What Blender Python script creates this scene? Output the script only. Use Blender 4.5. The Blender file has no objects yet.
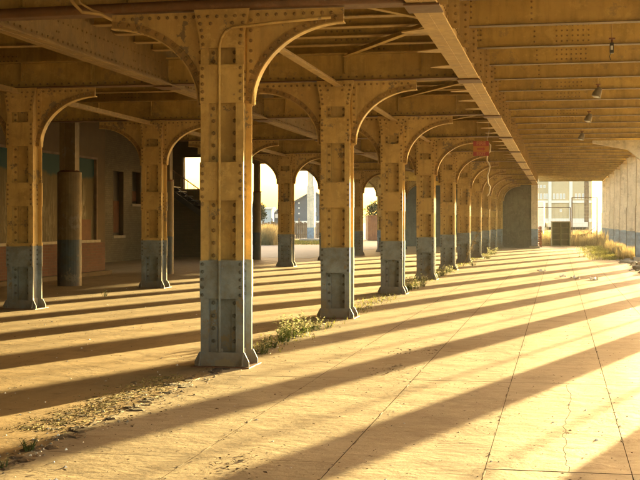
import bpy, math, random
from mathutils import Vector, Matrix
random.seed(7)
R = math.radians
PI = math.pi
# ------------------------------------------------------------------ camera, sky, sun, exposure
EYE = 1.55
YAW = R(11.26)                       # camera looks this far to the left of the column row
F = 1200.0                           # focal length in pixels of a 640 wide picture
SUN_AZ, SUN_EL = R(16.6), R(5.4)     # clockwise from the row direction, above the horizon
scene = bpy.context.scene
cam_d = bpy.data.cameras.new("camera"); cam = bpy.data.objects.new("camera", cam_d)
scene.collection.objects.link(cam); scene.camera = cam
cam.location = (0, 0, EYE); cam.rotation_euler = (PI / 2, 0, YAW)
cam_d.sensor_width = 36.0; cam_d.lens = 36.0 * F / 640.0
cam_d.shift_y = -18.0 / 640.0
cam_d.clip_start = 0.1; cam_d.clip_end = 5000
world = bpy.data.worlds.new("World"); scene.world = world; world.use_nodes = True
wn = world.node_tree; wn.nodes.clear()
sky = wn.nodes.new("ShaderNodeTexSky"); sky.sky_type = 'NISHITA'; sky.sun_disc = False
sky.sun_elevation = SUN_EL; sky.sun_rotation = SUN_AZ
sky.air_density = 1.0; sky.dust_density = 4.0; sky.ozone_density = 0.6; sky.altitude = 20
bg = wn.nodes.new("ShaderNodeBackground"); bg.inputs[1].default_value = 0.12
wo = wn.nodes.new("ShaderNodeOutputWorld")
tint = wn.nodes.new("ShaderNodeMix"); tint.data_type = 'RGBA'; tint.blend_type = 'MULTIPLY'
tint.inputs[0].default_value = 1.0; tint.inputs[7].default_value = (1.0, 0.92, 0.84, 1)     # warm evening white balance
wn.links.new(sky.outputs[0], tint.inputs[6]); wn.links.new(tint.outputs[2], bg.inputs[0]); wn.links.new(bg.outputs[0], wo.inputs[0])
sd = bpy.data.lights.new("sun", 'SUN'); sun = bpy.data.objects.new("sun", sd)
scene.collection.objects.link(sun)
sd.energy = 3.0; sd.angle = R(0.53); sd.color = (1.0, 0.755, 0.31)
sdir = Vector((math.sin(SUN_AZ) * math.cos(SUN_EL), math.cos(SUN_AZ) * math.cos(SUN_EL), math.sin(SUN_EL)))
sun.rotation_euler = (-sdir).to_track_quat('-Z', 'Y').to_euler(); sun.location = sdir * 60
vs = scene.view_settings
vs.view_transform = 'Standard'; vs.look = 'None'; vs.gamma = 1.0; vs.use_curve_mapping = False
vs.exposure = 4.05
scene.cycles.max_bounces = 10; scene.cycles.diffuse_bounces = 6
HAZE = 0.00006

COL = scene.collection
SY, CY = math.sin(YAW), math.cos(YAW)
def at(px, py, Z):
    """world point seen in the photo at px, py when it lies Z metres ahead of the camera"""
    l = (px - 320) * Z / F
    return Vector((-Z * SY + l * CY, Z * CY + l * SY, EYE - (py - 222) * Z / F))

# ------------------------------------------------------------------ helpers
class MB:
    def __init__(s): s.v = []; s.f = []
    def add(s, vs, fs):
        n = len(s.v); s.v += [tuple(v) for v in vs]; s.f += [tuple(i + n for i in f) for f in fs]; return s
    def box(s, x0, x1, y0, y1, z0, z1):
        return s.add([(x0,y0,z0),(x1,y0,z0),(x1,y1,z0),(x0,y1,z0),(x0,y0,z1),(x1,y0,z1),(x1,y1,z1),(x0,y1,z1)],
                     [(0,3,2,1),(4,5,6,7),(0,1,5,4),(1,2,6,5),(2,3,7,6),(3,0,4,7)])
    def bbox(s, x0, x1, y0, y1, z0, z1, b=0.006):
        """box with chamfered upper edges"""
        return s.add([(x0,y0,z0),(x1,y0,z0),(x1,y1,z0),(x0,y1,z0),(x0,y0,z1-b),(x1,y0,z1-b),(x1,y1,z1-b),(x0,y1,z1-b),
                      (x0+b,y0+b,z1),(x1-b,y0+b,z1),(x1-b,y1-b,z1),(x0+b,y1-b,z1)],
                     [(0,3,2,1),(0,1,5,4),(1,2,6,5),(2,3,7,6),(3,0,4,7),(4,5,9,8),(5,6,10,9),(6,7,11,10),(7,4,8,11),(8,9,10,11)])
    def prism(s, pts, axis, a, b):
        """extrude polygon pts along axis 'x','y' or 'z' from a to b"""
        def P(p, t):
            return (t, p[0], p[1]) if axis == 'x' else (p[0], t, p[1]) if axis == 'y' else (p[0], p[1], t)
        n = len(pts); vs = [P(p, a) for p in pts] + [P(p, b) for p in pts]
        fs = [tuple(range(n)), tuple(range(2*n-1, n-1, -1))] + [(i, i+n, (i+1) % n + n, (i+1) % n) for i in range(n)]
        return s.add(vs, fs)
    def tube(s, pts, r, n=8, cap=True):
        pts = [Vector(p) for p in pts]; rings = []
        rr = r if isinstance(r, (list, tuple)) else [r] * len(pts)
        up = None
        for i, p in enumerate(pts):
            d = (pts[min(i+1, len(pts)-1)] - pts[max(i-1, 0)])
            d = d.normalized() if d.length > 1e-9 else Vector((0,0,1))
            if up is None: up = d.orthogonal().normalized()
            up = (up - d * up.dot(d)); up = up.normalized() if up.length > 1e-6 else d.orthogonal().normalized()
            w = d.cross(up)
            rings.append([p + (up * math.cos(2*PI*k/n) + w * math.sin(2*PI*k/n)) * rr[i] for k in range(n)])
        vs = [v for q in rings for v in q]; fs = []
        for i in range(len(pts)-1):
            for k in range(n):
                fs.append((i*n+k, i*n+(k+1) % n, (i+1)*n+(k+1) % n, (i+1)*n+k))
        if cap: fs += [tuple(range(n-1, -1, -1)), tuple(range((len(pts)-1)*n, len(pts)*n))]
        return s.add(vs, fs)
    def cyl(s, x, y, z0, z1, r, n=24, r2=None):
        return s.tube([(x,y,z0),(x,y,z1)], [r, r if r2 is None else r2], n)
    def rivet(s, p, nrm, r=0.018):
        """domed rivet head on a face with outward normal nrm ('x+','y-' ...)"""
        r *= 1.2; a = {'x':0,'y':1,'z':2}[nrm[0]]; sg = 1 if nrm[1] == '+' else -1
        o1, o2 = (a+1) % 3, (a+2) % 3; n = 6; vs = []
        for rad, h in ((r, -0.004), (r*0.92, r*0.38), (r*0.5, r*0.78)):
            for k in range(n):
                q = [0,0,0]; q[a] = p[a] + sg*h; q[o1] = p[o1] + rad*math.cos(2*PI*k/n); q[o2] = p[o2] + rad*math.sin(2*PI*k/n)*sg
                vs.append(q)
        fs = [tuple(2*n+k for k in range(n))]
        for i in (0, 1):
            for k in range(n): fs.append((i*n+k, i*n+(k+1) % n, (i+1)*n+(k+1) % n, (i+1)*n+k))
        return s.add(vs, fs)
    def rrow(s, p0, p1, n, nrm, r=0.018):
        for i in range(n):
            t = i/(n-1) if n > 1 else 0.5
            s.rivet([p0[j]+(p1[j]-p0[j])*t for j in range(3)], nrm, r)
        return s
    def mesh(s, name, mat, smooth=False):
        me = bpy.data.meshes.new(name); me.from_pydata(s.v, [], s.f); me.update()
        if mat: me.materials.append(mat)
        if smooth: me.polygons.foreach_set('use_smooth', [True]*len(me.polygons))
        return me
    def obj(s, name, mat, parent=None, smooth=False, loc=None, kind=None):
        o = bpy.data.objects.new(name, s.mesh(name, mat, smooth)); COL.objects.link(o)
        if parent: o.parent = parent
        if loc: o.location = loc
        if kind: o['kind'] = kind
        return o
def tag(o, label, cat, group=None):
    o['label'] = label; o['category'] = cat
    if group: o['group'] = group
    return o
def thing(name, label, cat, loc=(0,0,0), rz=0, group=None):
    o = bpy.data.objects.new(name, None); COL.objects.link(o); o.location = loc; o.rotation_euler = (0,0,rz)
    o.empty_display_size = 0.3
    return tag(o, label, cat, group)
def dup(o, parent=None):
    c = o.copy(); COL.objects.link(c)
    if parent: c.parent = parent
    for ch in list(o.children): dup(ch, c)
    return c
ORD = ['first','second','third','fourth','fifth','sixth','seventh','eighth','ninth','tenth','eleventh','twelfth']

# ------------------------------------------------------------------ materials
class NT:
    def __init__(s, name):
        s.m = bpy.data.materials.new(name); s.m.use_nodes = True; s.t = s.m.node_tree; s.t.nodes.clear()
        s.out = s.t.nodes.new("ShaderNodeOutputMaterial"); s.b = s.t.nodes.new("ShaderNodeBsdfPrincipled")
        s.t.links.new(s.b.outputs[0], s.out.inputs[0])
        g = s.t.nodes.new("ShaderNodeNewGeometry"); s.pos = g.outputs['Position']
        s.b.inputs['Roughness'].default_value = 0.75
    def put(s, sock, v):
        if hasattr(v, 'is_linked') or isinstance(v, bpy.types.NodeSocket): s.t.links.new(v, sock)
        elif isinstance(v, tuple) and len(v) == 3 and sock.type == 'RGBA': sock.default_value = (*v, 1)
        else: sock.default_value = v
    def math(s, op, a, b=0.0, c=None, clamp=False):
        n = s.t.nodes.new("ShaderNodeMath"); n.operation = op; n.use_clamp = clamp
        s.put(n.inputs[0], a); s.put(n.inputs[1], b)
        if c is not None: s.put(n.inputs[2], c)
        return n.outputs[0]
    def mix(s, f, a, b):
        n = s.t.nodes.new("ShaderNodeMix"); n.data_type = 'RGBA'
        s.put(n.inputs[0], f); s.put(n.inputs[6], a); s.put(n.inputs[7], b); return n.outputs[2]
    def scaled(s, sc, vec=None):
        n = s.t.nodes.new("ShaderNodeVectorMath"); n.operation = 'MULTIPLY'
        s.t.links.new(vec or s.pos, n.inputs[0]); n.inputs[1].default_value = sc; return n.outputs[0]
    def noise(s, scale, detail=4, rough=0.55, vec=None, dist=0.0):
        n = s.t.nodes.new("ShaderNodeTexNoise"); s.t.links.new(vec or s.pos, n.inputs['Vector'])
        n.inputs['Scale'].default_value = scale; n.inputs['Detail'].default_value = detail
        n.inputs['Roughness'].default_value = rough; n.inputs['Distortion'].default_value = dist
        return n.outputs[0]
    def vor(s, scale, feature='F1', vec=None):
        n = s.t.nodes.new("ShaderNodeTexVoronoi"); n.feature = feature
        s.t.links.new(vec or s.pos, n.inputs['Vector']); n.inputs['Scale'].default_value = scale
        return n.outputs['Distance']
    def ramp(s, v, a, b):
        n = s.t.nodes.new("ShaderNodeMapRange"); s.put(n.inputs[0], v)
        n.inputs[1].default_value = a; n.inputs[2].default_value = b; return n.outputs[0]
    def sep(s, vec=None):
        n = s.t.nodes.new("ShaderNodeSeparateXYZ"); s.t.links.new(vec or s.pos, n.inputs[0]); return n.outputs
    def bump(s, h, strength=0.4, dist=0.01):
        n = s.t.nodes.new("ShaderNodeBump"); s.put(n.inputs['Height'], h)
        n.inputs['Strength'].default_value = strength; n.inputs['Distance'].default_value = dist
        s.t.links.new(n.outputs[0], s.b.inputs['Normal'])
    def color(s, c): s.put(s.b.inputs['Base Color'], c); return s
    def rough(s, v): s.put(s.b.inputs['Roughness'], v); return s

def steel(name, base, dark, rust=0.5, split=None, low=None, grey=0.5, rough=0.55):
    n = NT(name)
    big = n.noise(1.3, 5, 0.6); fine = n.noise(14, 6, 0.65); med = n.noise(4.5, 6, 0.7)
    streak = n.noise(9, 4, 0.6, n.scaled((1, 1, 0.12)))
    c = n.mix(n.ramp(big, 0.35, 0.68), dark, base)
    c = n.mix(n.math('MULTIPLY', n.ramp(streak, 0.48, 0.70), 0.6), c, tuple(v*0.5 for v in base))
    grime = n.math('MULTIPLY', n.ramp(n.noise(3.1, 8, 0.72, dist=0.6), 0.49, 0.62), 0.34)
    c = n.mix(grime, c, tuple(v*0.42 for v in dark))
    c = n.mix(n.math('MULTIPLY', n.ramp(n.noise(5.3, 6, 0.7), 0.56, 0.62), 0.30), c, tuple(min(1, v*1.25+0.03) for v in base))
    if split:
        z = n.sep()[2]
        zz = n.math('ADD', z, n.math('MULTIPLY', n.math('SUBTRACT', n.noise(5, 2), 0.5), 0.035))
        lc = n.mix(n.ramp(med, 0.38, 0.62), tuple(v*0.55 for v in low), low)
        lc = n.mix(n.math('MULTIPLY', grime, 1.2), lc, (0.07, 0.055, 0.04))
        # splashed mud and rust creeping up from the floor
        mud = n.math('MULTIPLY', n.ramp(z, 0.55, 0.02), n.ramp(med, 0.30, 0.52), clamp=True)
        lc = n.mix(n.math('MULTIPLY', mud, 0.8), lc, (0.095, 0.05, 0.025))
        c = n.mix(n.ramp(zz, split-0.006, split+0.006), lc, c)
    if grey:   # flaked paint with bare grey primer
        fl = n.math('MULTIPLY', n.ramp(n.noise(2.2, 7, 0.72), 0.59, 0.605), n.ramp(n.noise(7.5, 6, 0.75), 0.42, 0.46))
        c = n.mix(n.math('MULTIPLY', fl, grey), c, (0.16, 0.13, 0.09))
    rs = n.ramp(n.noise(6, 8, 0.75), 0.70 - 0.10*rust, 0.80 - 0.10*rust)
    c = n.mix(n.math('MULTIPLY', rs, min(1, 0.4+rust*0.6)), c, (0.085, 0.03, 0.012))
    # small chips
    c = n.mix(n.math('MULTIPLY', n.ramp(n.noise(38, 4, 0.7), 0.66, 0.72), 0.7), c, (0.06, 0.035, 0.02))
    c = n.mix(n.math('MULTIPLY', fine, 0.35), c, tuple(v*0.6 for v in base))
    n.color(c); n.rough(n.ramp(med, 0.0, 1.6)); n.rough(n.math('ADD', n.math('MULTIPLY', med, 0.35), rough-0.12))
    n.bump(n.math('ADD', fine, n.math('MULTIPLY', rs, 0.6)), 0.35, 0.006)
    return n.m
OCH, OCHD = (0.62, 0.44, 0.16), (0.47, 0.31, 0.10)
BLUE = (0.20, 0.29, 0.39)
M = {}
M['column'] = steel('column_paint', OCH, OCHD, 0.35, 1.14, BLUE, 0.9)
M['beam'] = steel('beam_paint', (0.56, 0.385, 0.105), (0.43, 0.285, 0.075), 0.55, grey=0.4)
M['girder'] = steel('girder_paint', (0.50, 0.35, 0.13), (0.38, 0.25, 0.09), 0.4, grey=0.6)
M['darkgirder'] = steel('dark_girder_paint', (0.30, 0.195, 0.06), (0.21, 0.13, 0.04), 0.5, grey=0.4)  # darker version of the girder paint, for the long left girder
M['rivet'] = steel('rivet_paint', (0.32, 0.205, 0.07), (0.19, 0.115, 0.04), 0.6, 1.14, (0.095, 0.13, 0.15), 0.3)
M['rust'] = steel('rusty_steel', (0.20, 0.075, 0.028), (0.10, 0.035, 0.015), 1.0, grey=0.2)
M['pier'] = steel('pale_pier_paint', (0.66, 0.60, 0.48), (0.55, 0.49, 0.37), 0.35, 1.14, (0.20, 0.30, 0.42), 0.35)
M['rustflange'] = steel('rusted_flange_paint', (0.17, 0.085, 0.03), (0.11, 0.05, 0.02), 0.8, grey=0.3)
M['beamflange'] = steel('beam_flange_paint', (0.17, 0.105, 0.035), (0.11, 0.065, 0.022), 0.8, grey=0.3)
M['archangle'] = steel('arch_angle_paint', (0.42, 0.27, 0.09), (0.28, 0.165, 0.055), 0.8, grey=0.4)
M['casing'] = steel('casing_paint', (0.17, 0.115, 0.04), (0.12, 0.08, 0.03), 0.2, 1.14, (0.035, 0.065, 0.085), 0.8)
M['endwall'] = steel('end_wall_paint', (0.15, 0.14, 0.10), (0.11, 0.105, 0.08), 0.1, grey=0.3, rough=0.8)

def concrete(name, a, b, dirt, streaks=True):
    n = NT(name)
    big = n.noise(0.55, 6, 0.6, dist=0.5); med = n.noise(3.2, 6, 0.65); fine = n.noise(60, 5, 0.7)
    st = n.noise(7, 5, 0.65, n.scaled((1.0, 0.22, 1)), dist=0.4)
    c = n.mix(n.ramp(big, 0.35, 0.65), a, b)
    c = n.mix(n.math('MULTIPLY', n.ramp(st, 0.45, 0.72), 0.45), c, dirt)
    c = n.mix(n.math('MULTIPLY', n.ramp(med, 0.55, 0.72), 0.5), c, dirt)
    c = n.mix(n.math('MULTIPLY', n.ramp(fine, 0.55, 0.75), 0.5), c, tuple(v*0.45 for v in dirt))
    n.color(c)
    ht = n.math('ADD', n.math('MULTIPLY', n.noise(2.0, 8, 0.62, dist=0.3), 3.0), n.math('MULTIPLY', st, 0.8))
    n.bump(ht, 0.35, 0.014); n.rough(n.math('ADD', n.math('MULTIPLY', med, 0.3), 0.55))
    return n.m
M['jointdirt'] = concrete('joint_dirt', (0.07, 0.05, 0.03), (0.05, 0.035, 0.02), (0.03, 0.02, 0.012))
M['dirt'] = concrete('dirty_floor', (0.34, 0.225, 0.095), (0.27, 0.175, 0.07), (0.14, 0.085, 0.033))
[x for x in M['jointdirt'].node_tree.nodes if x.type == 'BSDF_PRINCIPLED'][0].inputs['Specular IOR Level'].default_value = 0.0
M['deckconc'] = concrete('deck_concrete', (0.16, 0.11, 0.055), (0.12, 0.085, 0.04), (0.07, 0.045, 0.025))
M['asphalt'] = concrete('outer_asphalt', (0.085, 0.085, 0.085), (0.06, 0.06, 0.06), (0.04, 0.037, 0.033))
M['kerb'] = concrete('kerb_stone', (0.36, 0.30, 0.22), (0.28, 0.23, 0.16), (0.16, 0.12, 0.07))
def concrete_floor():
    n = NT('floor_slab_concrete')
    big = n.noise(0.45, 6, 0.6, dist=0.6); med = n.noise(2.6, 7, 0.7, dist=0.3); fine = n.noise(70, 5, 0.75)
    st = n.noise(5, 7, 0.7, n.scaled((0.45, 1.5, 1)), dist=0.5); spots = n.noise(17, 4, 0.6)
    c = n.mix(n.ramp(big, 0.38, 0.62), (0.44, 0.36, 0.25), (0.34, 0.27, 0.185))
    c = n.mix(n.math('MULTIPLY', n.ramp(st, 0.46, 0.66), 0.5), c, (0.27, 0.20, 0.125))
    c = n.mix(n.math('MULTIPLY', n.ramp(med, 0.52, 0.66), 0.45), c, (0.22, 0.155, 0.09))
    patch = n.math('MULTIPLY', n.ramp(n.noise(0.9, 8, 0.68, dist=0.8), 0.56, 0.63), 0.35)
    c = n.mix(patch, c, (0.15, 0.105, 0.06))
    c = n.mix(n.math('MULTIPLY', n.ramp(spots, 0.66, 0.72), 0.6), c, (0.10, 0.065, 0.035))
    c = n.mix(n.math('MULTIPLY', n.ramp(n.noise(9, 3), 0.66, 0.7), 0.35), c, (0.55, 0.46, 0.33))
    c = n.mix(n.math('MULTIPLY', n.ramp(fine, 0.55, 0.75), 0.55), c, (0.09, 0.06, 0.035))
    n.color(c)
    ht = n.math('ADD', n.math('MULTIPLY', n.noise(2.2, 9, 0.66, dist=0.3), 3.0), n.math('MULTIPLY', st, 1.0))
    n.bump(ht, 0.4, 0.016); n.rough(n.math('ADD', n.math('MULTIPLY', med, 0.35), 0.38))
    return n.m
M['slab'] = concrete_floor()
def flat(name, c, rough=0.7, var=0.35, scale=6, metal=0.0, bump=0.15):
    n = NT(name); f = n.noise(scale, 5, 0.65)
    n.color(n.mix(n.ramp(f, 0.3, 0.7), tuple(v*(1-var) for v in c), c)); n.rough(rough)
    n.b.inputs['Metallic'].default_value = metal; n.bump(n.noise(scale*6, 4), bump, 0.004); return n.m
def brick(name, c1, c2, mortar, axis='x', painted=None):
    """brickwork on a wall whose normal is along axis"""
    n = NT(name); s = n.sep(); cb = n.t.nodes.new("ShaderNodeCombineXYZ")
    n.t.links.new(s[1] if axis == 'x' else s[0], cb.inputs[0]); n.t.links.new(s[2], cb.inputs[1])
    b = n.t.nodes.new("ShaderNodeTexBrick"); n.t.links.new(cb.outputs[0], b.inputs[0])
    b.inputs['Scale'].default_value = 1.0; b.inputs['Brick Width'].default_value = 0.225; b.inputs['Row Height'].default_value = 0.075
    b.inputs['Mortar Size'].default_value = 0.006; b.inputs['Color1'].default_value = (*c1, 1); b.inputs['Color2'].default_value = (*c2, 1)
    b.inputs['Mortar'].default_value = (*mortar, 1)
    c = n.mix(n.math('MULTIPLY', n.ramp(n.noise(1.5, 6, 0.65), 0.4, 0.7), 0.5), b.outputs[0], tuple(v*0.5 for v in c1))
    n.color(c); n.rough(0.85); n.bump(n.math('ADD', n.math('MULTIPLY', b.outputs[1], -1.0), n.math('MULTIPLY', n.noise(40), 0.3)), 0.6, 0.006)
    return n.m
M['redbrick'] = brick('red_brick', (0.13, 0.04, 0.017), (0.09, 0.03, 0.014), (0.10, 0.07, 0.04))
M['palebrick'] = brick('pale_brick', (0.17, 0.135, 0.08), (0.13, 0.105, 0.06), (0.085, 0.07, 0.045))
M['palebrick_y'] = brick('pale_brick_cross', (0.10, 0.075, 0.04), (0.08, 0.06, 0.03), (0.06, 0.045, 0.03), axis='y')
M['plaster'] = flat('tan_plaster', (0.10, 0.062, 0.025), 0.85, scale=2)
M['sill'] = flat('stone_sill', (0.38, 0.32, 0.22), 0.7)
M['woodboard'] = flat('faded_orange_board', (0.17, 0.065, 0.025), 0.8)
M['darkmetal'] = flat('dark_iron', (0.03, 0.027, 0.024), 0.6)
M['void'] = flat('dim_window', (0.035, 0.03, 0.022), 0.35)
M['white'] = flat('white_paint', (0.72, 0.70, 0.64), 0.6, 0.12)
M['cream'] = flat('cream_cladding', (0.52, 0.43, 0.27), 0.7, 0.15, 1.0)
M['whitebits'] = flat('white_plastic_and_lit_grit', (0.80, 0.79, 0.76), 0.5, 0.08)
M['redpaint'] = flat('sign_red', (0.26, 0.022, 0.014), 0.6, 0.2)
M['orangepaint'] = flat('sign_orange', (0.36, 0.13, 0.012), 0.6, 0.15)
M['lettering'] = flat('sign_letter', (0.42, 0.17, 0.06), 0.6, 0.2)
M['lampcase'] = flat('lamp_case', (0.20, 0.17, 0.12), 0.5, 0.4, 12)
M['rope'] = flat('frayed_rope', (0.60, 0.52, 0.36), 0.9)
M['greencabinet'] = flat('olive_cabinet', (0.16, 0.155, 0.075), 0.7, 0.4, 3)
M['cabinetpanel'] = flat('olive_cabinet_panel', (0.10, 0.10, 0.05), 0.8, 0.4, 3)
M['leaf'] = flat('weed_leaf', (0.115, 0.15, 0.035), 0.6, 0.5, 9)
M['paleleaf'] = flat('pale_weed_leaf', (0.56, 0.55, 0.34), 0.6, 0.3, 9)
M['drygrass'] = flat('dry_grass', (0.34, 0.27, 0.13), 0.8, 0.4, 3)
M['grass'] = flat('grass_blade', (0.20, 0.20, 0.055), 0.7, 0.5, 3)
M['moss'] = flat('yellow_moss', (0.30, 0.23, 0.06), 0.9, 0.5, 12)
M['bark'] = flat('bark', (0.09, 0.065, 0.04), 0.9, 0.5, 8)
M['treeleaf'] = flat('tree_leaf', (0.10, 0.115, 0.045), 0.7, 0.5, 1.5)
M['deadleaf'] = flat('dead_leaf', (0.14, 0.075, 0.03), 0.8, 0.6, 5)
M['clod'] = flat('packed_dirt', (0.11, 0.07, 0.035), 0.95, 0.5, 14)
M['stone'] = flat('rubble_stone', (0.34, 0.29, 0.22), 0.85, 0.5, 7)
M['slate'] = flat('blue_grey_siding', (0.10, 0.115, 0.14), 0.7, 0.25, 1)
M['glass'] = flat('bright_pane', (0.55, 0.58, 0.60), 0.2, 0.2, 1)
M['oldwood'] = flat('old_timber', (0.20, 0.13, 0.075), 0.85, 0.5, 3)
M['bluehouse'] = flat('pale_blue_siding', (0.42, 0.48, 0.52), 0.7, 0.15, 1)
M['redstack'] = flat('red_pallet', (0.30, 0.12, 0.06), 0.8, 0.4, 4)
for k in ('leaf', 'paleleaf', 'treeleaf', 'drygrass', 'grass'):
    t = M[k].node_tree; pb = [x for x in t.nodes if x.type == 'BSDF_PRINCIPLED'][0]; out = [x for x in t.nodes if x.type == 'OUTPUT_MATERIAL'][0]
    tr = t.nodes.new('ShaderNodeBsdfTranslucent'); mx = t.nodes.new('ShaderNodeMixShader'); mx.inputs[0].default_value = 0.45
    t.links.new(pb.inputs['Base Color'].links[0].from_socket, tr.inputs[0])
    t.links.new(pb.outputs[0], mx.inputs[1]); t.links.new(tr.outputs[0], mx.inputs[2]); t.links.new(mx.outputs[0], out.inputs[0])
def mural():
    n = NT('painted_board'); s = n.sep(); z = s[2]
    col = n.mix(n.ramp(n.math('ADD', z, n.math('MULTIPLY', n.noise(1.2, 3), 0.5)), 3.02, 3.10), (0.11, 0.085, 0.042), (0.022, 0.06, 0.066))
    v = n.noise(6.0, 7, 0.75, n.scaled((1, 1.6, 0.35)), dist=0.6)
    tall = n.ramp(n.noise(0.8, 3, 0.6, n.scaled((0, 1, 0.0))), 0.40, 0.62)
    lim = n.ramp(z, 2.9, 1.9)
    m = n.math('MULTIPLY', n.math('MULTIPLY', n.ramp(v, 0.46, 0.58), tall), lim, clamp=True)
    col = n.mix(n.math('MULTIPLY', m, 0.9), col, (0.34, 0.29, 0.17))
    n.color(col); n.rough(0.75); n.b.inputs['Specular IOR Level'].default_value = 0.15; return n.m
M['mural'] = mural()

# ------------------------------------------------------------------ bay grid
Y0, DY = 12.55, 6.63
ROW1 = -3.53
def bay(k): return Y0 + DY * k
ROW2X = {0:-9.0, 1:-8.98, 2:-8.95, 3:-8.93, 4:-8.93, 5:-8.85, 6:-8.74, 7:-8.58, 8:-8.5, 9:-8.5}
ROW3 = -11.15
UND = 3.83                                   # underside of the cross girders
def gz(x): return 0.0 if x > -4.2 else min(0.07, (-4.2 - x) * 0.035)

# ------------------------------------------------------------------ ground sheet and slabs
xs = [-900,-300,-100,-50,-30,-20,-16.2,-14,-12,-10,-8.5,-7,-6,-5,-4.2,-3.5015,-3.5005,3.14,3.16,3.2,4.5,7,12,20,40,100,300,900]
ys = [-600,-100,-26,-10,0,10,20,30,40,50,60,70,75.0,75.02,80,90,100,120,160,300,1200]
def gh(x, y):
    if -3.5009 <= x <= 3.15 and -27 < y < 75.01: return -0.03
    return gz(x)
g = MB(); W = len(xs)
g.add([(x, y, gh(x, y)) for y in ys for x in xs], [(j*W+i, j*W+i+1, (j+1)*W+i+1, (j+1)*W+i) for j in range(len(ys)-1) for i in range(W-1)])
ground = g.obj('ground', M['dirt'], kind='structure')
tagk = ground; tagk['label'] = 'dusty brown floor and open ground under and beyond the viaduct'
o = MB().add([(-300,91,0.008),(300,91,0.008),(300,600,0.008),(-300,600,0.008)], [(0,1,2,3)]).obj('road', M['asphalt'], kind='structure')
o = MB().add([(-60,48.7,0.078),(-12.6,48.7,0.078),(-9.9,47.5,0.078),(-9.9,75.1,0.078),(-60,75.1,0.078)], [(0,1,2,3,4)]).obj('pavement', M['asphalt'], kind='structure')
MB().box(-3.5004, 3.14, -25, 75.0, -0.028, -0.004).obj('joint_bed', M['jointdirt'], ground)
sx = [-3.5, -2.36, -1.41, -0.455, 0.44, 1.33, 2.25, 3.14]
rs = random.Random(3)
slab_meshes = {}
ybreaks = [-25 + 4.1*i for i in range(9)]       # -> ... 7.8
ybreaks = [7.6 - 4.1*i for i in range(8, 0, -1)] + [7.6, 11.75] + [11.75 + 4.15*i for i in range(1, 16)]
ybreaks = [y for y in ybreaks if y < 75] + [75.0]
rc = random.Random(2); crack = []; cx_ = 0.06; yy_ = 7.6
while yy_ < 11.75:
    crack.append((cx_, yy_)); yy_ += rc.uniform(0.05, 0.16); cx_ = 0.06 + 0.015*(yy_-9.6) + (cx_-0.06-0.015*(yy_-9.6))*0.7 + rc.uniform(-0.018, 0.018)
crack.append((0.09, 11.75))
for i in range(len(sx)-1):
    for j in range(len(ybreaks)-1):
        x0, x1, y0, y1 = sx[i], sx[i+1], ybreaks[j], ybreaks[j+1]
        gap = 0.0018
        if i == 3 and abs(y0-7.6) < 0.01:
            for side in (0, 1):
                cr = [(cx + (-0.0017 if side == 0 else 0.0017), min(max(cy, y0+gap), y1-gap)) for cx, cy in crack]
                pts = ([(x0+gap, y0+gap)] + cr + [(x0+gap, y1-gap)]) if side == 0 else ([(x1-gap, y1-gap)] + cr[::-1] + [(x1-gap, y0+gap)])
                MB().prism(pts, 'z', -0.05, 0.0).obj('slab', M['slab'], ground).data.materials.append(M['jointdirt'])
            continue
        key = (i, round(y1-y0, 3))
        if key not in slab_meshes:
            slab_meshes[key] = MB().bbox(gap, x1-x0-gap, gap, y1-y0-gap, -0.05, 0.0, 0.0012).mesh('slab', M['slab'])
            slab_meshes[key].materials.append(M['jointdirt'])
        s = bpy.data.objects.new('slab', slab_meshes[key]); COL.objects.link(s); s.parent = ground
        s.location = (x0, y0, rs.uniform(-0.0012, 0.0008))
        s.rotation_euler = (rs.uniform(-1,1)*0.0002, rs.uniform(-1,1)*0.0005, 0)

for o in ground.children:      # dirt packed against the slab edges
    if o.name.startswith('slab'):
        for p in o.data.polygons:
            if abs(p.normal.z) < 0.95: p.material_index = 1

# ------------------------------------------------------------------ deck overhead
DB = 4.97
MB().box(-12.8, -1.2, -22, 74.6, DB, 5.3).box(-1.2, 3.75, -22, 88.8, DB, 5.3).box(-16.7, -12.8, 28, 48.6, DB, 5.3).obj('deck', M['deckconc'], kind='structure')['label'] = 'viaduct deck overhead carried by the riveted steelwork'

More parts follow.
